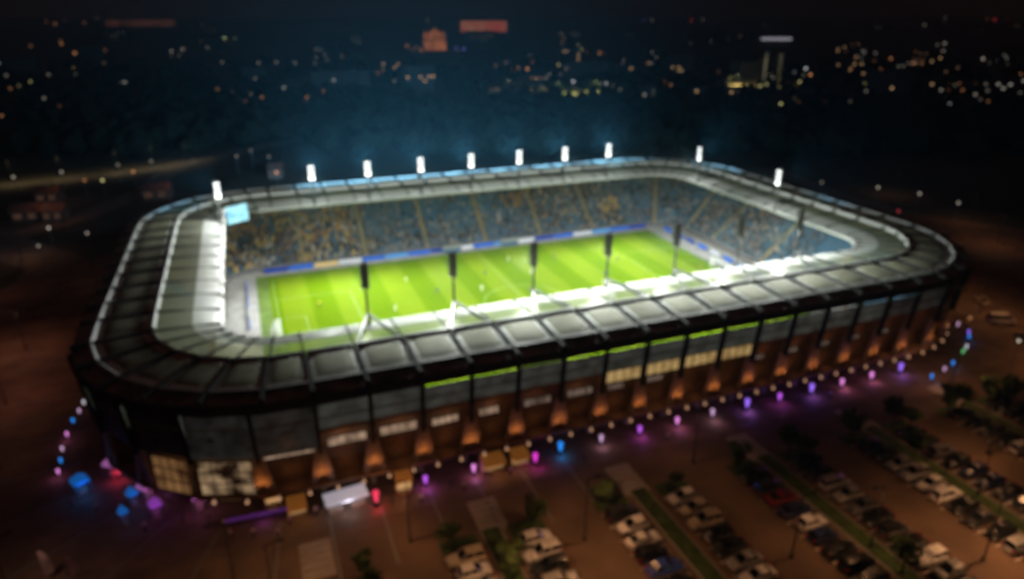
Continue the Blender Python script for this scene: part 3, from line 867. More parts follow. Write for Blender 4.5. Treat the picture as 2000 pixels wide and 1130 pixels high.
# bench canopies by the far touchline
def canopy(x, y, lab):
    t = tag(empty("team_bench", (x, y, 0.05)), lab, "team bench", "team benches by the far touchline")
    b = MB(); n = 8
    A = [(-2.6, 0.9 - 1.7 * sin(pi / 2 * i / n), 2.2 * cos(pi / 2 * i / n) ** 0.6 + 0.0) for i in range(n + 1)]
    A = [(-2.6, 0.8 - 1.5 * i / n, 0.2 + 2.0 * (1 - (1 - min(1, 2.2 * i / n)) ** 2) if i < n * 0.45 else 2.2) for i in range(n + 1)]
    b.strip(A, [(2.6, p[1], p[2]) for p in A]); b.build("canopy", M['upstand'], t)
    b = MB(); b.box((0, 0.3, 0.4), (5, 0.45, 0.1)); b.box((0, 0.52, 0.7), (5, 0.08, 0.5)); b.build("seat", M['seat'], t)
    b = MB()
    for s in (-2.55, 2.55): b.bar((s, 0.8, 0), (s, 0.8, 0.3), 0.1); b.bar((s, -0.7, 2.2), (s, 0.75, 0.1), 0.06)
    b.build("frame", M['grey_steel'], t)
canopy(46.5, 2.6, "white curved team bench shelter, nearer the scoreboard")
canopy(63.0, 2.6, "white curved team bench shelter, nearer the far corner")

# people on the plaza
spots = [(-25.6, -79.4), (-19.4, -85.6), (-10.2, -88.6), (-9.4, -90.8), (-6.8, -91.6), (-4.0, -92.7), (-22.5, -77), (-17, -80.5), (-15, -85.5), (-12, -86.2), (-2.5, -91), (0.8, -90.3), (10.4, -91.8), (12.6, -91.6), (14, -92.8), (18.4, -91.2), (20, -92.4), (24.2, -91.2), (27, -91.5), (31, -92.2), (-28.8, -77.2), (-29.5, -72.5), (38, -92.6), (52, -92.4), (84, -91.9)]
pc = [((0.7, 0.66, 0.75), 'pale'), ((0.03, 0.05, 0.16), 'navy'), ((0.55, 0.52, 0.5), 'grey'), ((0.5, 0.34, 0.55), 'lilac'), ((0.6, 0.45, 0.6), 'pink'), ((0.05, 0.05, 0.05), 'black'), ((0.3, 0.05, 0.05), 'red')]
used = {}
for i, (x, y) in enumerate(spots):
    c, nm = pc[i % len(pc) if i > 5 else [0, 0, 2, 4, 4, 3][i]]
    wal = 'walk' if R.random() < 0.6 else 'stand'
    where = ("near the tents at the entrance corner" if x < -14 else "in front of the entrance windows" if x < 3 else "by the food stalls" if x < 30 else "on the paving beside the uplights")
    kk = (nm, where, wal); used[kk] = used.get(kk, 0) + 1
    lab = f"person in {nm} {'walking' if wal == 'walk' else 'standing'} {where}" + ("" if used[kk] == 1 else f", {ORD[used[kk] - 1]} from left")
    person(x, y, 0.0, R.uniform(0, 6.28), wal, c, (0.03, 0.035, 0.05), lab, "people on the plaza")

# ------------------------------------------------------------------ tents, stalls, van
def gazebo(x, y, rz, col, s, lab, power=30):
    t = tag(empty("gazebo_tent", (x, y, 0), rz), lab, "tent", "lit tents at the entrance corner")
    m = mat("canvas", tuple(0.5 * c + 0.03 for c in GC[col]), 0.8, emit=GC[col], estr=0.26, sampled=False)
    s *= 0.8
    b = MB(); h = s / 2
    v = [(-h, -h, 2.3), (h, -h, 2.3), (h, h, 2.3), (-h, h, 2.3), (0, 0, 3.3), (-h, -h, 2.0), (h, -h, 2.0), (h, h, 2.0), (-h, h, 2.0)]
    b.add(v, [(0, 1, 4), (1, 2, 4), (2, 3, 4), (3, 0, 4), (5, 6, 1, 0), (6, 7, 2, 1), (7, 8, 3, 2), (8, 5, 0, 3)]); b.build("canopy", m, t)
    for i in (-1, 1):
        for j in (-1, 1):
            b = MB(); b.tube((h * .96 * i, h * .96 * j, 0), (h * .96 * i, h * .96 * j, 2.2), 0.06); b.build("leg", M['grey_steel'], t)
    b = MB(); b.box((0, 0, 0.5), (s * 0.6, 0.6, 1.0)); b.build("table", M['support'], t)
    lamp('POINT', "tent_lamp", t, (0, -h - 0.6, 1.8), power, GC[col], shadow_soft_size=0.3)
gazebo(-28.0, -74.4, 0.5, 'blue', 2.4, "large blue lit tent farthest out at the dark end facade", 60)
gazebo(-21.2, -79.8, 0.6, 'blue', 1.5, "small blue lit tent between two pink ones", 18)
gazebo(-21.8, -83.4, 0.6, 'blue', 1.2, "small dim blue tent nearest the open paving", 5)
gazebo(-24.7, -71.6, 0.9, 'pink', 2.0, "pink lit tent against the end facade beside a red light", 30)
gazebo(-19.6, -78.7, 0.7, 'pink', 2.3, "pink lit tent in front of the entrance corner", 26)
gazebo(-18.2, -83.2, 0.4, 'purple', 1.7, "purple lit tent out on the paving", 14)
gazebo(-13.2, -83.4, 0.2, 'pink', 1.8, "bright pink lit tent below the tall entrance windows", 30)
uplight(-23.9, -72.4, 'red', "red light beside the pink tent at the end facade", "red lights at the entrance", 26, size=1.2)
def stall(x, y, w, roofc, lab, power=46, h=2.4):
    t = tag(empty("food_stall", (x, y, 0)), lab, "food stall", "food stalls along the stadium foot")
    m = mat("stall_front", tuple(0.4 * c + 0.03 for c in GC[roofc]), 0.6, emit=GC[roofc], estr=0.10, sampled=False)
    b = MB(); b.box((0, 0.5, h / 2), (w, 1.6, h)); b.build("body", M['brown_wall'], t)
    b = MB(); b.box((0, -0.34, 1.5), (w * 0.86, 0.05, 0.9)); b.build("serving_hatch", emat("hatch", (1.0, 0.55, 0.22), 0.5), t)
    b = MB(); b.box((0, -0.5, 0.98), (w * 0.9, 0.45, 0.06)); b.build("counter", M['grey_steel'], t)
    b = MB(); v = [(-w / 2, -0.3, h + 0.05), (w / 2, -0.3, h + 0.05), (w / 2, -1.4, h - 0.4), (-w / 2, -1.4, h - 0.4), (w / 2, 1.3, h + 0.12), (-w / 2, 1.3, h + 0.12)]
    b.add(v, [(0, 1, 2, 3), (5, 4, 1, 0)]); b.build("awning", m, t)
    lamp('POINT', "stall_lamp", t, (0, -1.2, 1.7), power, (1.0, 0.5, 0.18), shadow_soft_size=0.2)
stall(-4.2, -86.4, 2.0, 'orange', "small orange lit food stall under the entrance windows", 40, 2.8)
stall(-1.4, -89.6, 2.4, 'orange', "orange lit food stall between the entrance and the white marquee", 34)
stall(12.3, -89.9, 2.2, 'orange', "tall orange lit food stall beside a purple uplight", 46, 3.2)
stall(25.0, -90.0, 3.2, 'orange', "yellowish lit food stall with long counter", 46)
stall(28.9, -90.1, 2.6, 'orange', "orange lit food stall next to a magenta light", 40)
uplight(31.2, -90.6, 'magenta', "magenta light at the end of the food stalls", "coloured lights by the stalls", 30, size=1.4)
uplight(8.4, -91.2, 'red', "tall red light between the white marquee and the orange stall", "red lights at the entrance", 34, size=1.7)
b = MB(); b.box((0, 0, 0.4), (9, 0.1, 0.5)); 
t = tag(empty("light_barrier", (-5.5, -88.1, 0.0), -0.05), "low barrier with a purple light strip before the entrance", "barrier")
b2 = MB(); b2.box((0, 0, 0.5), (8.6, 0.12, 1.0)); b2.build("panel", M['dark_wall'], t)
b.v = [(p[0], p[1] - 0.12, p[2] + 0.3) for p in b.v]; b.build("light_strip", glow('strip', GC['purple'], 0.08), t)
b2 = MB()
for xx in (-4, 0, 4): b2.box((xx, 0.2, 0.04), (0.5, 1.0, 0.08))
b2.build("foot", M['steel'], t)
lamp('POINT', "strip_lamp", t, (0, -1.0, 0.8), 22, GC['purple'], shadow_soft_size=0.4)

# ------------------------------------------------------------------ vehicles
def car_mesh(kind):
    # side profile (x forward), half widths; the body is one lofted shell
    if kind == 'hatchback':  Lg, prof, cab = 4.1, [(-2.05, .35, .75), (-2.0, .9, .98), (-1.2, .92, .98), (.75, .9, .92), (1.9, .72, .78), (2.05, .35, .55)], [(-1.9, .95), (-1.45, 1.45), (.05, 1.48), (.95, .92)]
    elif kind == 'saloon':   Lg, prof, cab = 4.6, [(-2.3, .35, .8), (-2.25, .85, .95), (-1.3, .92, .97), (.8, .88, .93), (2.1, .70, .76), (2.3, .35, .55)], [(-1.75, .95), (-.95, 1.40), (.2, 1.43), (1.1, .9)]
    elif kind == 'estate':   Lg, prof, cab = 4.7, [(-2.35, .4, .95), (-2.3, 1.0, 1.05), (-1.3, 1.02, 1.05), (.8, 1.0, 1.02), (2.15, .86, .9), (2.35, .4, .6)], [(-2.2, 1.03), (-1.95, 1.62), (.15, 1.66), (1.0, 1.0)]
    else:                    Lg, prof, cab = 5.2, [(-2.6, .4, 1.1), (-2.58, 1.1, 1.15), (-1.3, 1.12, 1.15), (1.3, 1.1, 1.15), (2.45, .95, 1.0), (2.6, .4, .6)], [(-2.5, 1.13), (-2.4, 2.05), (1.0, 2.08), (1.9, 1.1)]
    Wd = .88 if kind != 'van' else .97
    b = MB()
    secs = []
    n = 14; x0 = prof[0][0]; x1 = prof[-1][0]
    tops = [(x0, .62), (x0 + .12, prof[1][2]), (prof[3][0], prof[3][2]), (prof[4][0] - .05, prof[4][2]), (x1, .5)]
    def top(x):
        for (a, za), (c, zc) in zip(tops, tops[1:]):
            if a <= x <= c: return za + (zc - za) * (x - a) / (c - a)
        return .5
    for i in range(n + 1):
        x = x0 + (x1 - x0) * i / n; e = abs(2 * i / n - 1)
        w = Wd * (1 - .14 * e ** 5); zt = top(x); zb = .24 + .08 * e ** 6
        secs.append([(x, -w * .9, zb), (x, -w, zb + .22), (x, -w * .98, zt - .12), (x, -w * .84, zt), (x, w * .84, zt), (x, w * .98, zt - .12), (x, w, zb + .22), (x, w * .9, zb)])
    for a, c in zip(secs, secs[1:]): b.strip(a, c)
    b.add(secs[0], [tuple(range(8))]); b.add(secs[-1], [tuple(range(7, -1, -1))])
    # roof skin over the glasshouse
    (ax, az), (bx, bz), (cx, cz), (dx, dz) = cab
    rw = Wd * .74
    b.add([(bx, -rw, bz), (cx, -rw, cz), (cx, rw, cz), (bx, rw, bz), (bx + .1, -rw * .8, bz + .05), (cx - .1, -rw * .8, cz + .05), (cx - .1, rw * .8, cz + .05), (bx + .1, rw * .8, bz + .05)],
          [(0, 1, 5, 4), (1, 2, 6, 5), (2, 3, 7, 6), (3, 0, 4, 7), (4, 5, 6, 7)])
    for sg in (-1, 1):
        for p, q in (((ax, Wd * .86, az), (bx, rw, bz)), ((dx, Wd * .84, dz), (cx, rw, cz)), (((ax + dx) / 2, Wd * .86, az), ((bx + cx) / 2, rw, bz))):
            b.bar((p[0], p[1] * sg, p[2]), (q[0], q[1] * sg, q[2]), .09, .07)
    g = MB(); k = .985
    v = []
    for sg in (-1, 1): v += [(ax, Wd * .84 * sg, az - .04), (bx, rw * k * sg, bz), (cx, rw * k * sg, cz), (dx, Wd * .82 * sg, dz - .04)]
    g.add(v, [(0, 1, 2, 3), (7, 6, 5, 4), (0, 4, 5, 1), (2, 6, 7, 3)])
    return b, g, x0, x1, Wd
proto = {}
def make_car(kind):
    t = empty("parked_car" if kind != 'van' else "parked_van")
    b, g, x0, x1, Wd = car_mesh(kind)
    b.build("body", cloth((0.5, 0.5, 0.5)), t, True)
    g.build("glasshouse", M['car_glass'], t)
    wx = (x0 * .62, x1 * .64)
    for x in wx:
        for sg in (-1, 1):
            w = MB(); w.tube((x, sg * (Wd - .2), .32), (x, sg * (Wd + .01), .32), .32, .32, 14); wo = w.build("wheel", M['rubber'], t)
            w = MB(); w.tube((x, sg * (Wd + .0), .32), (x, sg * (Wd + .03), .32), .19, .17, 10); w.build("rim", M['grey_steel'], wo)
    for sg in (-1, 1):
        w = MB(); w.box((x1 - .07, sg * Wd * .68, .62), (.2, .34, .13)); w.build("headlight", M['headlight'], t)
        w = MB(); w.box((x0 + .05, sg * Wd * .72, .80), (.14, .26, .16)); w.build("tail_light", M['taillight'], t)
        w = MB(); w.ball((x1 * .33, sg * (Wd + .08), 1.0), .09, 6, 4); w.build("mirror", M['rubber'], t)
    return t
def car(kind, colname, c, x, y, rz, lab, grp):
    if kind not in proto: proto[kind] = make_car(kind); t = proto[kind]
    else: t = copy_tree(proto[kind])
    t.location = (x, y, -0.03); t.rotation_euler = (0, 0, rz)
    tag(t, lab, "van" if kind == 'van' else "car", grp)
    for ch in t.children:
        if ch.name.startswith("body"):
            if ch.data.users > 0:
                ch.material_slots[0].link = 'OBJECT'
                ch.material_slots[0].material = paint(colname, c)
    return t
PT = {}
def paint(nm, c):
    if nm not in PT:
        PT[nm] = mat("car_paint_" + nm.replace(' ', '_'), c, 0.42, 0.2 if nm in ('silver', 'grey') else 0.0, spec=0.4)
        PT[nm].node_tree.nodes["Principled BSDF"].inputs["Coat Weight"].default_value = 0.15
    return PT[nm]
CCOL = {'white': (0.62, 0.61, 0.60), 'silver': (0.30, 0.30, 0.30), 'black': (0.006, 0.006, 0.007), 'dark blue': (0.012, 0.02, 0.07), 'dark grey': (0.02, 0.021, 0.022), 'red': (0.13, 0.008, 0.01), 'blue': (0.03, 0.06, 0.3), 'beige': (0.40, 0.34, 0.25), 'grey': (0.10, 0.10, 0.105)}
rows = [(16.4, 'R0'), (25.2, 'R1'), (37.3, 'R2'), (46.7, 'R3'), (58.6, 'R4'), (67.4, 'R5'), (79.3, 'R6'), (87.7, 'R7'), (99.6, 'R8'), (108.4, 'R9'), (120.2, 'R10')]
COLSEQ = [
 ['beige', 'white', 'silver', 'white', 'white', 'black', 'grey'],
 ['white', 'white', 'dark grey', 'silver', 'red', 'black', 'dark grey'],
 ['dark grey', 'white', 'white', 'black', 'blue', 'black', 'white', 'black', 'white'],
 ['white', 'beige', 'beige', 'black', 'black', 'silver', 'white', 'black', 'grey', 'black', 'black'],
 ['black', 'dark grey', 'red', 'dark blue', 'white', 'dark blue', 'black', 'black', 'dark grey', 'black', 'black', 'black'],
 ['black', 'dark grey', 'silver', 'silver', 'grey', 'black', 'dark grey', 'black', 'white', 'silver', 'black', 'dark grey', 'black'],
 ['black', 'dark grey', 'silver', 'silver', 'white', 'white', 'black', 'dark grey', 'black', 'silver', 'black', 'grey'],
 ['dark grey', 'black', 'grey', 'black', 'dark blue', 'dark blue', 'black', 'black', 'dark grey', 'black', 'red', 'black'],
 ['black', 'black', 'dark grey', 'black', 'silver', 'black', 'grey', 'black', 'black'],
 ['dark grey', 'black', 'black', 'silver', 'black', 'black', 'dark grey', 'black'],
 ['black', 'dark grey', 'black', 'black', 'silver', 'black', 'black', 'dark grey']]
cnt = [0]
for ri, (x, _) in enumerate(rows):
    ry = -104.6 if ri not in (8, 9, 10) else -103.6
    for ci, cn in enumerate(COLSEQ[ri]):
        y = ry - 2.45 * ci
        cnt[0] += 1
        if R.random() < 0.05 and cn in ('black', 'dark grey'): continue
        kind = R.choice(['hatchback', 'hatchback', 'saloon', 'saloon', 'estate'])
        flip = (ri % 2 == 0) != (R.random() < 0.25)
        lab = f"{cn} {kind} in the {ORD[ri]} row from the left, {ORD[ci]} from the stadium"
        car(kind, cn, CCOL[cn], x + R.uniform(-.25, .25), y + R.uniform(-.12, .12), (0 if flip else pi) + R.uniform(-.03, .03), lab, "cars parked in rows outside the stadium")
for x, y, rz, cn, kd, lab in ((77.5, -125.0, 0.15, 'black', 'estate', "black estate car driving out along the lane between the rows"), (78.4, -128.6, 0.1, 'dark grey', 'saloon', "dark grey saloon in the lane behind the black estate car")):
    pass
t = tag(empty("marquee_tent", (4.7, -90.0, 0), 0.1), "long white lit marquee tent at the stadium foot beside the red light", "tent")
t.scale = (0.8, 0.8, 0.85)
cm = mat("marquee_canvas", (0.7, 0.7, 0.72), 0.8, emit=(0.78, 0.80, 1.0), estr=0.30, sampled=False)
b = MB(); b.add([(-3.4, -1.6, 2.5), (3.4, -1.6, 2.5), (3.4, 1.6, 2.5), (-3.4, 1.6, 2.5), (-3.0, 0, 3.6), (3.0, 0, 3.6), (-3.4, -1.6, 2.15), (3.4, -1.6, 2.15), (3.4, 1.6, 2.15), (-3.4, 1.6, 2.15)],
    [(0, 1, 5, 4), (2, 3, 4, 5), (1, 2, 5), (3, 0, 4), (6, 7, 1, 0), (7, 8, 2, 1), (8, 9, 3, 2), (9, 6, 0, 3)]); b.build("canopy", cm, t)
b = MB(); b.box((0, 1.55, 1.1), (6.6, 0.05, 2.2)); b.build("back_wall", mat("marquee_wall", (0.35, 0.33, 0.36), 0.8, emit=(0.5, 0.45, 0.55), estr=0.08, sampled=False), t)
for xx in (-3.3, 0, 3.3):
    for yy in (-1.5, 1.5):
        b = MB(); b.tube((xx, yy, 0), (xx, yy, 2.4), 0.05); b.build("leg", M['grey_steel'], t)
for xx in (-1.8, 1.8):
    b = MB(); b.box((xx, -0.4, 0.75), (2.4, 0.8, 0.06)); b.box((xx, -0.4, 0.36), (2.2, 0.6, 0.72)); b.build("table", M['support'], t)
lamp('POINT', "tent_lamp", t, (0, -2.2, 2.0), 60, (0.85, 0.85, 1.0), shadow_soft_size=0.4)
for ri in range(len(rows)):       # bay lines
    x = rows[ri][0]; lbm = MB()
    for i in range(len(COLSEQ[ri]) + 1):
        y = (-104.6 if ri not in (8, 9, 10) else -103.6) + 1.22 - 2.45 * i
        lbm.add([(x - 2.4, y - .05, -.012), (x + 2.4, y - .05, -.012), (x + 2.4, y + .05, -.012), (x - 2.4, y + .05, -.012)], [(0, 1, 2, 3)])
    tag(lbm.build("parking_marking", M['white_line']), kind='structure')
# planted strips between the paired rows, end islands, pale crossings
for i in range(5):
    x = (rows[2 * i][0] + rows[2 * i + 1][0]) / 2
    sheet("grass_strip", x - 1.15, -175, x + 1.15, -100.5, 0.09, M['verge'])
    kb = MB()
    for s in (-1, 1): kb.box((x + s * 1.22, -137.7, 0.035), (0.13, 74.6, 0.13))
    kb.box((x, -100.44, 0.035), (2.57, 0.12, 0.13)); tag(kb.build("kerb", M['kerb']), kind='structure')
    for s in (0, 1):
        xx = rows[2 * i + s][0]
        sheet("grass_strip", xx - 2.3, -103.0, xx + 2.3, -100.6, 0.085, M['verge'])
for x in (0.0, 21.4, 41.8, 62.6, 83.6, 104.4):
    sheet("pale_crossing", x - 1.9, -101.2, x + 1.9, -94.8, 0.008, M['pale_paving'])
    zb = MB()
    for k in range(5):
        yy = -100.4 + 1.25 * k
        zb.add([(x - 1.7, yy, .02), (x + 1.7, yy, .02), (x + 1.7, yy + .5, .02), (x - 1.7, yy + .5, .02)], [(0, 1, 2, 3)])
    tag(zb.build("crossing_marking", M['concrete']), kind='structure')

# ------------------------------------------------------------------ trees
def tree_parts(h, r, seed, n=420, leaf=0.34, flat=0.8):
    q = random.Random(seed)
    tb = MB(); tb.tube((0, 0, -0.1), (0.05, 0, h * .45), .16 * h / 5, .10 * h / 5, 8)
    blobs = []
    for i in range(9):
        a = q.uniform(0, 6.28); d = r * q.uniform(0.15, 0.72); z = h * q.uniform(.5, .88)
        blobs.append((d * cos(a), d * sin(a), z, r * q.uniform(.32, .55)))
        if i < 6: tb.tube((0.04, 0, h * .38), (d * cos(a) * .8, d * sin(a) * .8, z * .95), .06 * h / 5, .02, 5, False)
    cb = MB()
    for i in range(n):
        bx, by, bz, br = q.choice(blobs)
        while True:
            u = Vector((q.uniform(-1, 1), q.uniform(-1, 1), q.uniform(-1, 1)))
            if 0.25 < u.length < 1: break
        u = u.normalized() * (u.length ** .4)
        c = Vector((bx, by, bz)) + Vector((u.x, u.y, u.z * flat)) * br
        nrm = (u + Vector((q.uniform(-.8, .8), q.uniform(-.8, .8), q.uniform(-.4, .9)))).normalized()
        a = nrm.orthogonal().normalized(); e = nrm.cross(a); s = leaf * q.uniform(.6, 1.4)
        th = q.uniform(0, 6.28); a2 = a * cos(th) + e * sin(th); e2 = nrm.cross(a2)
        cb.add([c - a2 * s, c + e2 * s * .5, c + a2 * s, c - e2 * s * .5], [(0, 1, 2, 3)])
    return tb, cb
tprot = []
def make_tree(h, r, seed, lm, **k):
    t = empty("tree"); tb, cb = tree_parts(h, r, seed, **k)
    tb.build("trunk", M['bark'], t); cb.build("crown", lm, t)
    return t
def place_tree(i, x, y, sc, lab, grp, first=set()):
    t = tprot[i] if i not in first else copy_tree(tprot[i])
    first.add(i); t.location = (x, y, 0); t.scale = (sc, sc, sc); t.rotation_euler = (0, 0, R.uniform(0, 6.28))
    tag(t, lab, "tree", grp)
for i, (h, r) in enumerate(((4.6, 1.9), (5.2, 2.2), (4.0, 1.7))): tprot.append(make_tree(h, r, 30 + i, M['leaf'], n=520))
tl = [(15.0, -101.6, 1.05), (26.2, -101.7, 1.0), (36.4, -101.8, 0.95), (47.2, -101.7, 0.7), (57.4, -101.8, 1.1), (66.6, -101.8, 1.2), (69.0, -102.8, .9), (78.2, -101.8, 1.2), (87.0, -101.8, 1.25), (89.4, -102.6, 1.0), (99.0, -101.7, 1.25), (101.6, -102.2, 1.1), (108.2, -101.8, 1.25), (4.8, -102.4, 0.8), (110.4, -103.2, 1.2), (120.0, -101.5, 1.2), (5.0, -105.5, 0.8)]
for i, (x, y, s) in enumerate(sorted(tl)):
    place_tree(i % 3, x, y, s * 0.85, f"small leafy tree at the head of the parking rows, {ORD[i]} from the left", "small trees at the head of the parking rows")
for i in range(5):
    x = (rows[2 * i][0] + rows[2 * i + 1][0]) / 2
    for j, y in enumerate((-108.5, -116.5, -124.5)):
        if (i, j) not in ((0, 0), (2, 2), (3, 0), (4, 1)): continue
        place_tree((i + j) % 3, x + R.uniform(-.3, .3), y, R.uniform(.75, 1.0), f"small tree on the {ORD[i]} planted strip of the car park, {ORD[j]} from the stadium", "small trees on the planted strips")

# ------------------------------------------------------------------ street lamps
def make_lamp(h=9.0):
    t = empty("street_lamp")
    b = MB(); b.tube((0, 0, 0), (0, 0, h), .11, .06, 8); b.box((0, 0, .2), (.34, .34, .5)); b.bar((0, 0, h - .05), (1.3, 0, h + .12), .08); b.build("pole", M['steel'], t)
    b = MB(); b.box((1.55, 0, h + .13), (.75, .3, .14), 0, .85); b.build("lamp_head", M['steel'], t)
    return t
lp = make_lamp(); lfirst = [True]
SOD = (1.0, 0.47, 0.20)
def street_lamp(x, y, rz, lab, grp, power, col=SOD, z=0.0, cone=150):
    t = lp if lfirst[0] else copy_tree(lp); lfirst[0] = False
    t.location = (x, y, z); t.rotation_euler = (0, 0, rz); tag(t, lab, "street lamp", grp)
    if power:
        L = lamp('SPOT', "street_light", t, (1.55, 0, 8.9), power, col, spot_size=radians(cone), spot_blend=.6, shadow_soft_size=.25)
lamps_near = [(31.0, -106.5, SODIUM * .6), (20.8, -114, SODIUM * .8), (62.8, -120, SODIUM * .3), (73.4, -126.5, SODIUM * 1.5), (94, -112, SODIUM * .5), (11, -99, SODIUM * .45), (104.5, -97.5, SODIUM * .5), (130, -100, SODIUM * .5), (141, -76, SODIUM * .35), (52.6, -98.2, SODIUM * .18), (-5, -104, SODIUM * .35), (30.5, -122, SODIUM * 1.0), (52.6, -118, SODIUM * .35), (84, -118, SODIUM * .25), (-9, -99, SODIUM * .15)]
for i, (x, y, p) in enumerate(sorted(lamps_near)):
    street_lamp(x, y, R.choice((0, pi)), ("slender street lamp on the paving by the pale crossings" if abs(x - 52.6) < .1 and y > -100 else f"street lamp lighting the car park orange, {ORD[i]} from the left"), "street lamps around the car park", p)
lamps_left = [(-46, -22, 1500, (1.0, .40, .26)), (-44, -44, 1100, (1.0, .40, .28)), (-60, 38, 900, (1.0, .42, .24)), (-62, 10, 500, (1.0, .42, .28)), (-66, -60, 500, (1.0, .38, .3)), (-40, -64, 250, (1.0, .5, .4)), (-39, 12, 160, SOD)]
for i, (x, y, p, c) in enumerate(lamps_left):
    street_lamp(x, y, R.uniform(0, 6), f"street lamp lighting the reddish road beside the end facade, {ORD[i]} of its line", "street lamps on the road beside the stadium", p * 0.75, c)
# lamps of the embankment road: heads seen glowing
M['bulb'] = emat("lamp_bulb", (1.0, 0.72, 0.45), 7.0)
gl = None; gfirst = [True]
def globe_lamp(x, y, h, r, m, lab, grp, name="street_lamp"):
    global gl
    if gl is None:
        gl = empty(name)
        b = MB(); b.tube((0, 0, 0), (0, 0, 1), .012, .008, 6); b.build("pole", M['grey_steel'], gl)
        b = MB(); b.ball((0, 0, 1.0), 1.0, 8, 6); b.build("globe", M['bulb'], gl)
    t = gl if gfirst[0] else copy_tree(gl); gfirst[0] = False
    t.location = (x, y, 0)
    for ch in t.children:
        if ch.name.startswith("pole"): ch.scale = (h, h, h)
        else:
            ch.scale = (r, r, r); ch.location = (0, 0, h - r)
            ch.material_slots[0].link = 'OBJECT'; ch.material_slots[0].material = m
    tag(t, lab, "street lamp", grp)
    return t
BULB = {}
def bulb(c, s):
    k = (c, round(s, 2))
    if k not in BULB: BULB[k] = emat("bulb", c, s)
    return BULB[k]
# ------------------------------------------------------------------ the town behind: put lights where the photograph has them, on the ground
CAMP = Vector(cam.location); CF = 1333.33; CP = radians(22.09); CYW = radians(68.9)
def ground_at(px, py, z=0.0):
    a = px - 1000; bb = 565 - py
    F = CF * cos(CP) + bb * sin(CP); U = -CF * sin(CP) + bb * cos(CP)
    d = Vector((sin(CYW) * a + cos(CYW) * F, -cos(CYW) * a + sin(CYW) * F, U))
    return CAMP + d * ((z - CAMP.z) / d.z)
O_, Y_, W_, R_, G_, B_, T_ = (1.0, .42, .16), (.95, .85, .35), (.95, .95, 1.0), (1.0, .08, .12), (.8, 1.0, .4), (.25, .2, 1.0), (.85, .75, .6)
TL = [(108, 50, O_, .6), (165, 48, O_, .35), (190, 40, T_, .2), (120, 86, O_, .6), (60, 90, O_, .3), (146, 104, O_, .9), (178, 98, O_, .4), (205, 98, O_, .25), (12, 148, T_, .35), (60, 160, Y_, .6), (95, 146, T_, .3), (148, 146, T_, .2), (20, 173, O_, .35), (86, 192, T_, .4), (115, 208, O_, .4), (3, 226, O_, .5), (335, 100, T_, .5), (356, 97, T_, .5), (405, 93, T_, .3), (437, 76, G_, 2.2), (434, 122, T_, .3), (505, 123, T_, .4), (540, 122, T_, .4), (576, 123, T_, .4), (615, 124, T_, .25), (425, 174, O_, .4), (455, 180, T_, .3), (512, 190, O_, .6), (600, 190, O_, .8), (632, 178, O_, .4), (632, 152, T_, .3), (684, 148, O_, .4), (710, 160, O_, .4), (738, 143, O_, .4), (770, 158, T_, .4), (818, 147, O_, .3), (835, 25, T_, .35), (795, 90, O_, .7), (822, 98, O_, .7), (906, 96, B_, .9), (890, 95, B_, .5), (1030, 135, O_, 1.5), (1012, 133, O_, .5), (1091, 127, Y_, .8), (1125, 122, T_, .3), (1152, 130, Y_, 1.0), (1184, 129, Y_, .8), (1115, 98, O_, .6), (1136, 97, Y_, .5), (1171, 104, O_, .9), (1120, 160, W_, 2.8), (1184, 163, W_, .9), (1230, 125, T_, .5), (1265, 124, O_, .4), (1310, 166, O_, .5), (1350, 26, R_, .7), (1257, 43, B_, .35), (1273, 43, T_, .4), (1428, 128, O_, 1.5), (1342, 135, T_, .3), (1574, 134, W_, 1.2), (1583, 146, O_, 1.2), (1562, 160, Y_, .9), (1525, 203, Y_, 1.2), (1566, 204, Y_, .5), (1480, 203, T_, .2), (1485, 168, Y_, 1.0), (1497, 165, Y_, .7), (1434, 168, Y_, .6), (1460, 168, Y_, .4), (1485, 140, Y_, .45), (1485, 120, Y_, .4), (1510, 152, T_, .35), (1520, 115, T_, .4), (1635, 178, T_, .4), (1688, 164, Y_, .8), (1692, 178, T_, .4), (1685, 195, T_, .8), (1672, 114, O_, .6), (1662, 134, O_, .5), (1710, 104, T_, .3), (1720, 136, O_, .5), (1740, 115, O_, .7), (1766, 114, O_, 1.0), (1784, 124, O_, .7), (1800, 124, O_, .4), (1735, 152, O_, .35), (1845, 85, T_, .5), (1842, 100, T_, .4), (1805, 52, T_, .35), (1845, 15, T_, .3), (1942, 25, R_, .8), (1920, 115, T_, .7), (1850, 125, O_, .4), (1855, 165, O_, .6), (1880, 176, O_, .4), (1905, 165, O_, .3), (1925, 165, T_, .35), (1905, 185, T_, .5), (1855, 204, W_, 1.1), (1838, 176, T_, .5), (1992, 146, O_, .8), (1970, 222, T_, .5), (1930, 198, O_, .3), (1605, 356, T_, .35), (1715, 366, T_, .7), (1796, 378, T_, .7), (1872, 396, T_, .6), (1755, 412, R_, .5), (26, 346, T_, .6), (120, 336, T_, .6), (165, 352, O_, .6), (200, 352, Y_, 1.1), (230, 322, T_, .5), (260, 335, O_, .9), (295, 315, T_, .5), (540, 337, O_, 1.5), (462, 305, T_, .4), (490, 294, T_, .4), (525, 306, T_, .35), (95, 445, T_, .9), (170, 455, T_, .6), (75, 480, T_, .5), (1990, 665, T_, 1.0), (1895, 620, O_, .6)]
def quadrant(px, py):
    side = "far left" if px < 420 else "left" if px < 800 else "middle" if px < 1250 else "right" if px < 1640 else "far right"
    dist = "on the horizon" if py < 60 else "deep in the town" if py < 120 else "in the nearer town" if py < 240 else "just beyond the stadium"
    return side, dist
CN = {O_: 'orange', Y_: 'yellow', W_: 'bright white', R_: 'red', G_: 'greenish', B_: 'violet blue', T_: 'pale'}
seen = {}
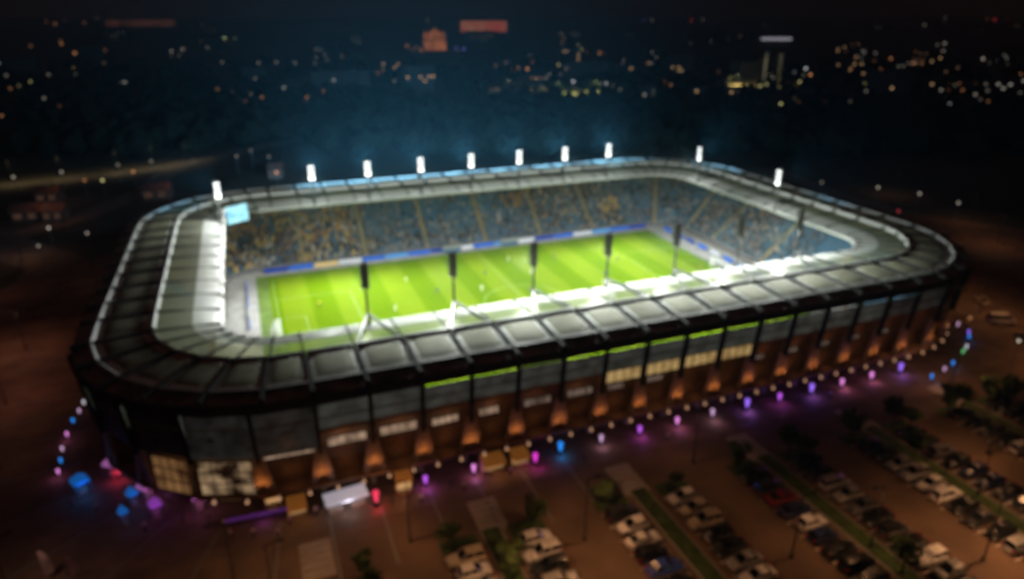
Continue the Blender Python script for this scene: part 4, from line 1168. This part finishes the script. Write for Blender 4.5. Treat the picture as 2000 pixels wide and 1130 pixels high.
# a scatter of dimmer lights in the same districts
q = random.Random(5)
for _ in range(0):
    if q.random() < .5: px, py = q.uniform(1300, 2000), q.uniform(40, 215)
    else: px, py = q.uniform(0, 1300), q.uniform(38, 150)
    TL.append((px, py, q.choice((O_, O_, T_, T_, Y_)), q.uniform(.06, .26)))
for px, py, c, s in [e for e in TL if e[3] >= .5 and e[1] < 230]:
    for _ in range(q.choice((1, 1, 2))):
        TL.append((px + q.uniform(-34, 34), min(225, max(42, py + q.uniform(-13, 13))), c if q.random() < .6 else q.choice((O_, T_)), q.uniform(.10, .30)))
for px, py, c, s in sorted(TL, key=lambda a: a[0]):
    h = 8.0 if py < 300 else 6.5
    if py < 40: py = 40 + (py - 15) * .3
    p = ground_at(px, py, h)
    d = (p - CAMP).length
    r = max(0.28, d * 0.0016)
    if r > h * .45: h = r * 2.4
    k = (quadrant(px, py), c); seen[k] = seen.get(k, 0) + 1
    (sd, ds), _ = k
    lab = f"{CN[c]} lamp {ds}, {sd}, {ORD[min(seen[k], len(ORD)) - 1]} of that colour from the left"
    globe_lamp(p.x, p.y, h, r, bulb(c, 0.62 * s ** 1.15 * (1.0 if d > 300 else 1.3)), lab, "street lamps glowing in the dark town")

# buildings of the town
def building(x, y, w, d, h, rz, m_win, wins, lab, roofm=None, wallm=None, name="town_building", gable=False):
    t = tag(empty(name, (x, y, 0), rz), lab, "building", "buildings of the town behind the stadium")
    b = MB(); b.box((0, 0, h / 2), (w, d, h)); b.build("wall", wallm or M['city_wall'], t)
    b = MB()
    if gable:
        b.add([(-w / 2 - .4, -d / 2 - .4, h + .01), (w / 2 + .4, -d / 2 - .4, h + .01), (w / 2 + .4, d / 2 + .4, h + .01), (-w / 2 - .4, d / 2 + .4, h + .01), (-w / 2 - .4, 0, h + d * .35), (w / 2 + .4, 0, h + d * .35)], [(0, 1, 5, 4), (2, 3, 4, 5), (1, 2, 5), (3, 0, 4), (3, 2, 1, 0)])
    else:
        b.box((0, 0, h + .2), (w + .4, d + .4, .4)); b.box((w * .2, 0, h + 1.2), (w * .15, d * .3, 1.6))
    b.build("roof", roofm or M['city_roof'], t)
    fl = max(1, int(h / 3.2)); nc = max(2, int(w / 3.4))
    cand = [(i, j) for i in range(nc) for j in range(fl)]
    q.shuffle(cand)
    for i, j in cand[:wins]:
        b = MB(); b.box((-w / 2 + w * (i + .5) / nc, -d / 2 - .04, 1.8 + 3.1 * j), (w / nc * .55, .1, 1.5)); b.build("lit_window", m_win, t)
    return t
WWIN = [emat("town_window_warm", (1.0, .6, .28), .55), emat("town_window_pale", (.9, .85, .7), .35), emat("town_window_dim", (1.0, .55, .3), .22)]
WLOW = emat("low_house_window", (1.0, .5, .3), .05)
desc = ["slab block", "low hall", "apartment block", "office block", "house with gabled roof"]
nb = {}
for i in range(74):
    if q.random() < .62: px, py = q.uniform(1020, 2000), q.uniform(52, 205)
    else: px, py = q.uniform(0, 1020), q.uniform(50, 190)
    p = ground_at(px, py)
    dd = (p - CAMP).length
    kd = q.randrange(5)
    w, d_, h = [(44, 12, 17), (36, 22, 7), (20, 14, 14), (24, 16, 22), (12, 10, 6)][kd]
    if dd > 1500: w *= 1.6; h *= 1.2
    sd, ds = quadrant(px, py)
    key = (kd, sd, ds); nb[key] = nb.get(key, 0) + 1
    lab = f"dark {desc[kd]} {ds}, {sd}" + ("" if nb[key] == 1 else f", {ORD[nb[key] - 1]} of its kind there")
    building(p.x, p.y, w, d_, h, radians(-20) + q.uniform(-.5, .5), q.choice(WWIN), q.randint(1, 5), lab, gable=(kd == 4))
# landmarks of the skyline
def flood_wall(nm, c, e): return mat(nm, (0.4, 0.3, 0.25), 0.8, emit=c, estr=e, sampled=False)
p = ground_at(850, 98)
t = tag(empty("domed_church", (p.x, p.y, 0), radians(-20)), "orange floodlit domed church deep in the town", "church")
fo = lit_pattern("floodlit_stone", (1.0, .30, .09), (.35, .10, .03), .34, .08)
b = MB(); b.box((0, 0, 8), (36, 24, 16)); b.build("wall", fo, t)
b = MB(); b.tube((0, 0, 16), (0, 0, 22), 11, 11, 20); b.ball((0, 0, 22), 11, 18, 10, .9); b.tube((0, 0, 31), (0, 0, 36), 1.4, 1.0, 8); b.build("dome", fo, t)
for s in (-1, 1):
    b = MB(); b.box((15 * s, -8, 12), (5, 5, 24)); b.tube((15 * s, -8, 24), (15 * s, -8, 31), 3.2, .2, 8); b.build("tower", fo, t)
p = ground_at(945, 62)
t = tag(empty("lit_hall", (p.x, p.y, 0), radians(-20)), "long red and orange lit hall near the horizon", "hall")
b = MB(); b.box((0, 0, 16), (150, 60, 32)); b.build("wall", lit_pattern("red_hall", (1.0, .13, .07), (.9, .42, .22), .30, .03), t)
b = MB(); b.box((0, 0, 35), (156, 64, 5)); b.build("roof", M['city_roof'], t)
p = ground_at(1515, 86)
t = tag(empty("lit_canopy", (p.x, p.y, 0), radians(-21)), "long pale lit canopy bar in the town, upper right", "canopy")
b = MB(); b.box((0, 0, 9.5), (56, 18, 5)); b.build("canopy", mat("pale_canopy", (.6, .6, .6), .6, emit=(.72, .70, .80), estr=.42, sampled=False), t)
for xx in (-22, -8, 8, 22):
    b = MB(); b.tube((xx, 0, 0), (xx, 0, 7), .5, .5, 8); b.build("column", M['concrete'], t)
p = ground_at(275, 52)
t = tag(empty("lit_hall", (p.x, p.y, 0), radians(-30)), "very long dim pinkish lit shed on the horizon, upper left", "hall")
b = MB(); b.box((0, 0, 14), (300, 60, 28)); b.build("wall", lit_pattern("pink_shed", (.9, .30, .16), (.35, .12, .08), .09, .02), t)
b = MB(); b.box((0, 0, 30), (306, 66, 4)); b.build("roof", M['city_roof'], t)
for i, (px, py, hh) in enumerate(((1487, 172, 30), (1517, 160, 26))):
    p = ground_at(px, py)
    t = tag(empty("lit_tower", (p.x, p.y, 0), radians(-20)), ("taller pale lit tower below the white canopy bar" if i == 0 else "dimmer pale tower beside the taller lit one"), "tower", "pale lit towers in the town")
    b = MB(); b.box((0, 0, hh / 2), (5, 5, hh)); b.build("wall", M['city_wall'], t)
    b = MB(); b.box((0, 0, hh + .6), (5.6, 5.6, 1.2), 0, .6); b.build("roof", M['city_roof'], t)
    b = MB(); b.box((0, -2.52, hh * .5), (2.0, .1, hh * .9)); b.build("lit_window", lit_pattern("stairwell", (.95, .85, .5), (.3, .26, .15), (.16, .08)[i], .3), t)
# two floodlit yards in the near town
M['yard'] = mat("yard", (.40, .34, .20), .85, noise=.2, scale=.1)
for nm, px, py, w, d_, c, pw, lab in (("yard", 1035, 178, 42, 30, (1.0, .70, .42), 16000, ""), ("yard", 1140, 184, 56, 24, (.85, .9, .32), 26000, ""), ("yard", 1500, 168, 60, 40, (.9, .7, .3), 20000, "")):
    p = ground_at(px, py)
    o = sheet(nm, p.x - w / 2, p.y - d_ / 2, p.x + w / 2, p.y + d_ / 2, 0.02, M['yard'])
    i = {1035: 0, 1140: 1, 1500: 2}[px]
    for s in (-1, 1):
        street_lamp(p.x + s * w * .3, p.y + d_ / 2 + 1, -pi / 2, f"tall lamp lighting the {['brownish', 'yellowish', 'dim yellow'][i]} yard behind the stadium, {'left' if s < 0 else 'right'} one of two", "lamps of the lit yards", pw * 1.3, c, cone=165)
# low buildings and kiosks beside the left road
for i, (px, py, w, lab) in enumerate(((310, 386, 9, "low reddish lit shed beyond the end facade"), (100, 392, 7, "small reddish lit house by the embankment road"), (60, 428, 8, "pinkish lit kiosk left of the stadium road"), (112, 428, 6, "small brown lit kiosk by the left road"), (540, 345, 5, "orange lit hut behind the far roof"))):
    p = ground_at(px, py)
    wm = mat("rosy_wall", (.17, .10, .08), .8, noise=.2, scale=.3)
    building(p.x, p.y, w, 6, 3.2, radians(-10), WLOW, 2, lab, wallm=wm, roofm=mat("tile_roof", (.09, .05, .04), .8, noise=.2, scale=.4), gable=True, name="low_house")
    street_lamp(p.x + 3, p.y - 6, 1.0, f"street lamp in front of the {lab}", "street lamps by the low houses", 260, (1.0, .38, .2))
for i, (px, py) in enumerate(((25, 356), (120, 346), (230, 333), (300, 324), (365, 316))):
    p = ground_at(px, py)
    street_lamp(p.x, p.y, -1.2, f"street lamp over the yellowish embankment road, {ORD[i]} from the left", "street lamps of the embankment road", 1500, (1.0, .72, .34))
for i, (x, y, pw) in enumerate(((206, -25, 500), (190, -45, 700), (150, -66, 350), (212, 8, 600), (143, -90, 700))):
    street_lamp(x, y, 2.5, f"street lamp by the road behind the end stand, {ORD[i]} from the far side", "street lamps behind the end stand", pw, (1.0, .42, .16))
# parked cars and a van along the right road
car('van', 'white', CCOL['white'], 140.5, -81, -0.5, "white van standing alone beyond the far rounded corner", "vans by the road")
car('saloon', 'beige', CCOL['beige'], 147, -72, 1.0, "beige saloon on the road beyond the end stand", "cars on the road beyond the end stand")
car('hatchback', 'silver', CCOL['silver'], 137, -88.5, 1.4, "silver hatchback near the far corner of the plaza", "cars on the road beyond the end stand")
# feather flags in the near left corner
for i, (x, y, hh, lab) in enumerate(((-29.2, -90.2, 4.2, "tall pale pink feather flag at the near corner of the plaza"), (-26.6, -91.2, 3.2, "shorter pale feather flag beside the tall one"))):
    t = tag(empty("feather_flag", (x, y, 0), 0.3 + i * .4), lab, "flag", "feather flags on the plaza")
    b = MB(); b.tube((0, 0, 0), (0, 0, hh), .04, .02, 6); b.box((0, 0, .05), (.7, .7, .1)); b.build("pole", M['grey_steel'], t)
    b = MB(); n = 10
    A = [(.03, 0, .7 + (hh - .75) * k / n) for k in range(n + 1)]; B2 = [(.03 + .95 * sqrt(max(0.02, 1 - (k / n) ** 3)), .10 * sin(k * .7), .7 + (hh - .75) * k / n) for k in range(n + 1)]
    b.strip(A, B2); b.strip([(p_[0], p_[1] + .03, p_[2]) for p_ in B2], [(p_[0], p_[1] + .03, p_[2]) for p_ in A]); b.build("cloth", mat("flag_cloth", (.62, .50, .50), .8), t)
street_lamp(-31.5, -93.5, 0.6, "street lamp over the feather flags", "street lamps around the car park", 420, (1.0, .55, .4))

# ------------------------------------------------------------------ dark woodland behind the stadium
wb = MB(); q = random.Random(9)
for _ in range(1500):
    px = q.uniform(-100, 2100); py = 125 + 185 * q.random() ** .8
    p = ground_at(px, py)
    if -40 < p.x < 150 and p.y < 60: continue
    if abs(p.y - (136 + (p.x + 89) * .28)) < 22 and p.x < 30: continue
    if p.x < -20 and p.y < 125: continue
    r = q.uniform(3.5, 6.5); h = q.uniform(7, 12)
    n = 7
    base = len(wb.v); vs = []; 
    for j, (rr, zz) in enumerate(((.55, .25), (1.0, .45), (.85, .72), (.35, .95))):
        for i in range(n):
            a = 2 * pi * i / n + j * .4; k = q.uniform(.7, 1.2)
            vs.append((p.x + r * rr * k * cos(a), p.y + r * rr * k * sin(a), h * (zz + q.uniform(-.06, .06))))
    vs.append((p.x, p.y, h)); vs.append((p.x, p.y, 0))
    fs = []
    for j in range(3): fs += [(j * n + i, j * n + (i + 1) % n, (j + 1) * n + (i + 1) % n, (j + 1) * n + i) for i in range(n)]
    fs += [(3 * n + i, 3 * n + (i + 1) % n, 4 * n) for i in range(n)] + [((i + 1) % n, i, 4 * n + 1) for i in range(n)]
    wb.add(vs, fs)
tag(wb.build("woodland", M['leaf_dark']), "dark woodland behind the stadium", "woodland", kind='stuff')

# ------------------------------------------------------------------ night air
b = MB(); b.box((700, 4290, 199), (14600, 9340, 402))
hz = b.build("haze", [])
hm = bpy.data.materials.new("haze"); hm.use_nodes = True
hn = hm.node_tree.nodes; hn.remove(hn["Principled BSDF"])
pv = hn.new("ShaderNodeVolumePrincipled")
pv.inputs["Density"].default_value = HAZE
pv.inputs["Color"].default_value = (0.36, 0.64, 0.72, 1)
pv.inputs["Anisotropy"].default_value = 0.0
hm.node_tree.links.new(pv.outputs[0], hn["Material Output"].inputs["Volume"])
hz.data.materials.append(hm)
tag(hz, "thin night haze over the town", "haze", kind='stuff')
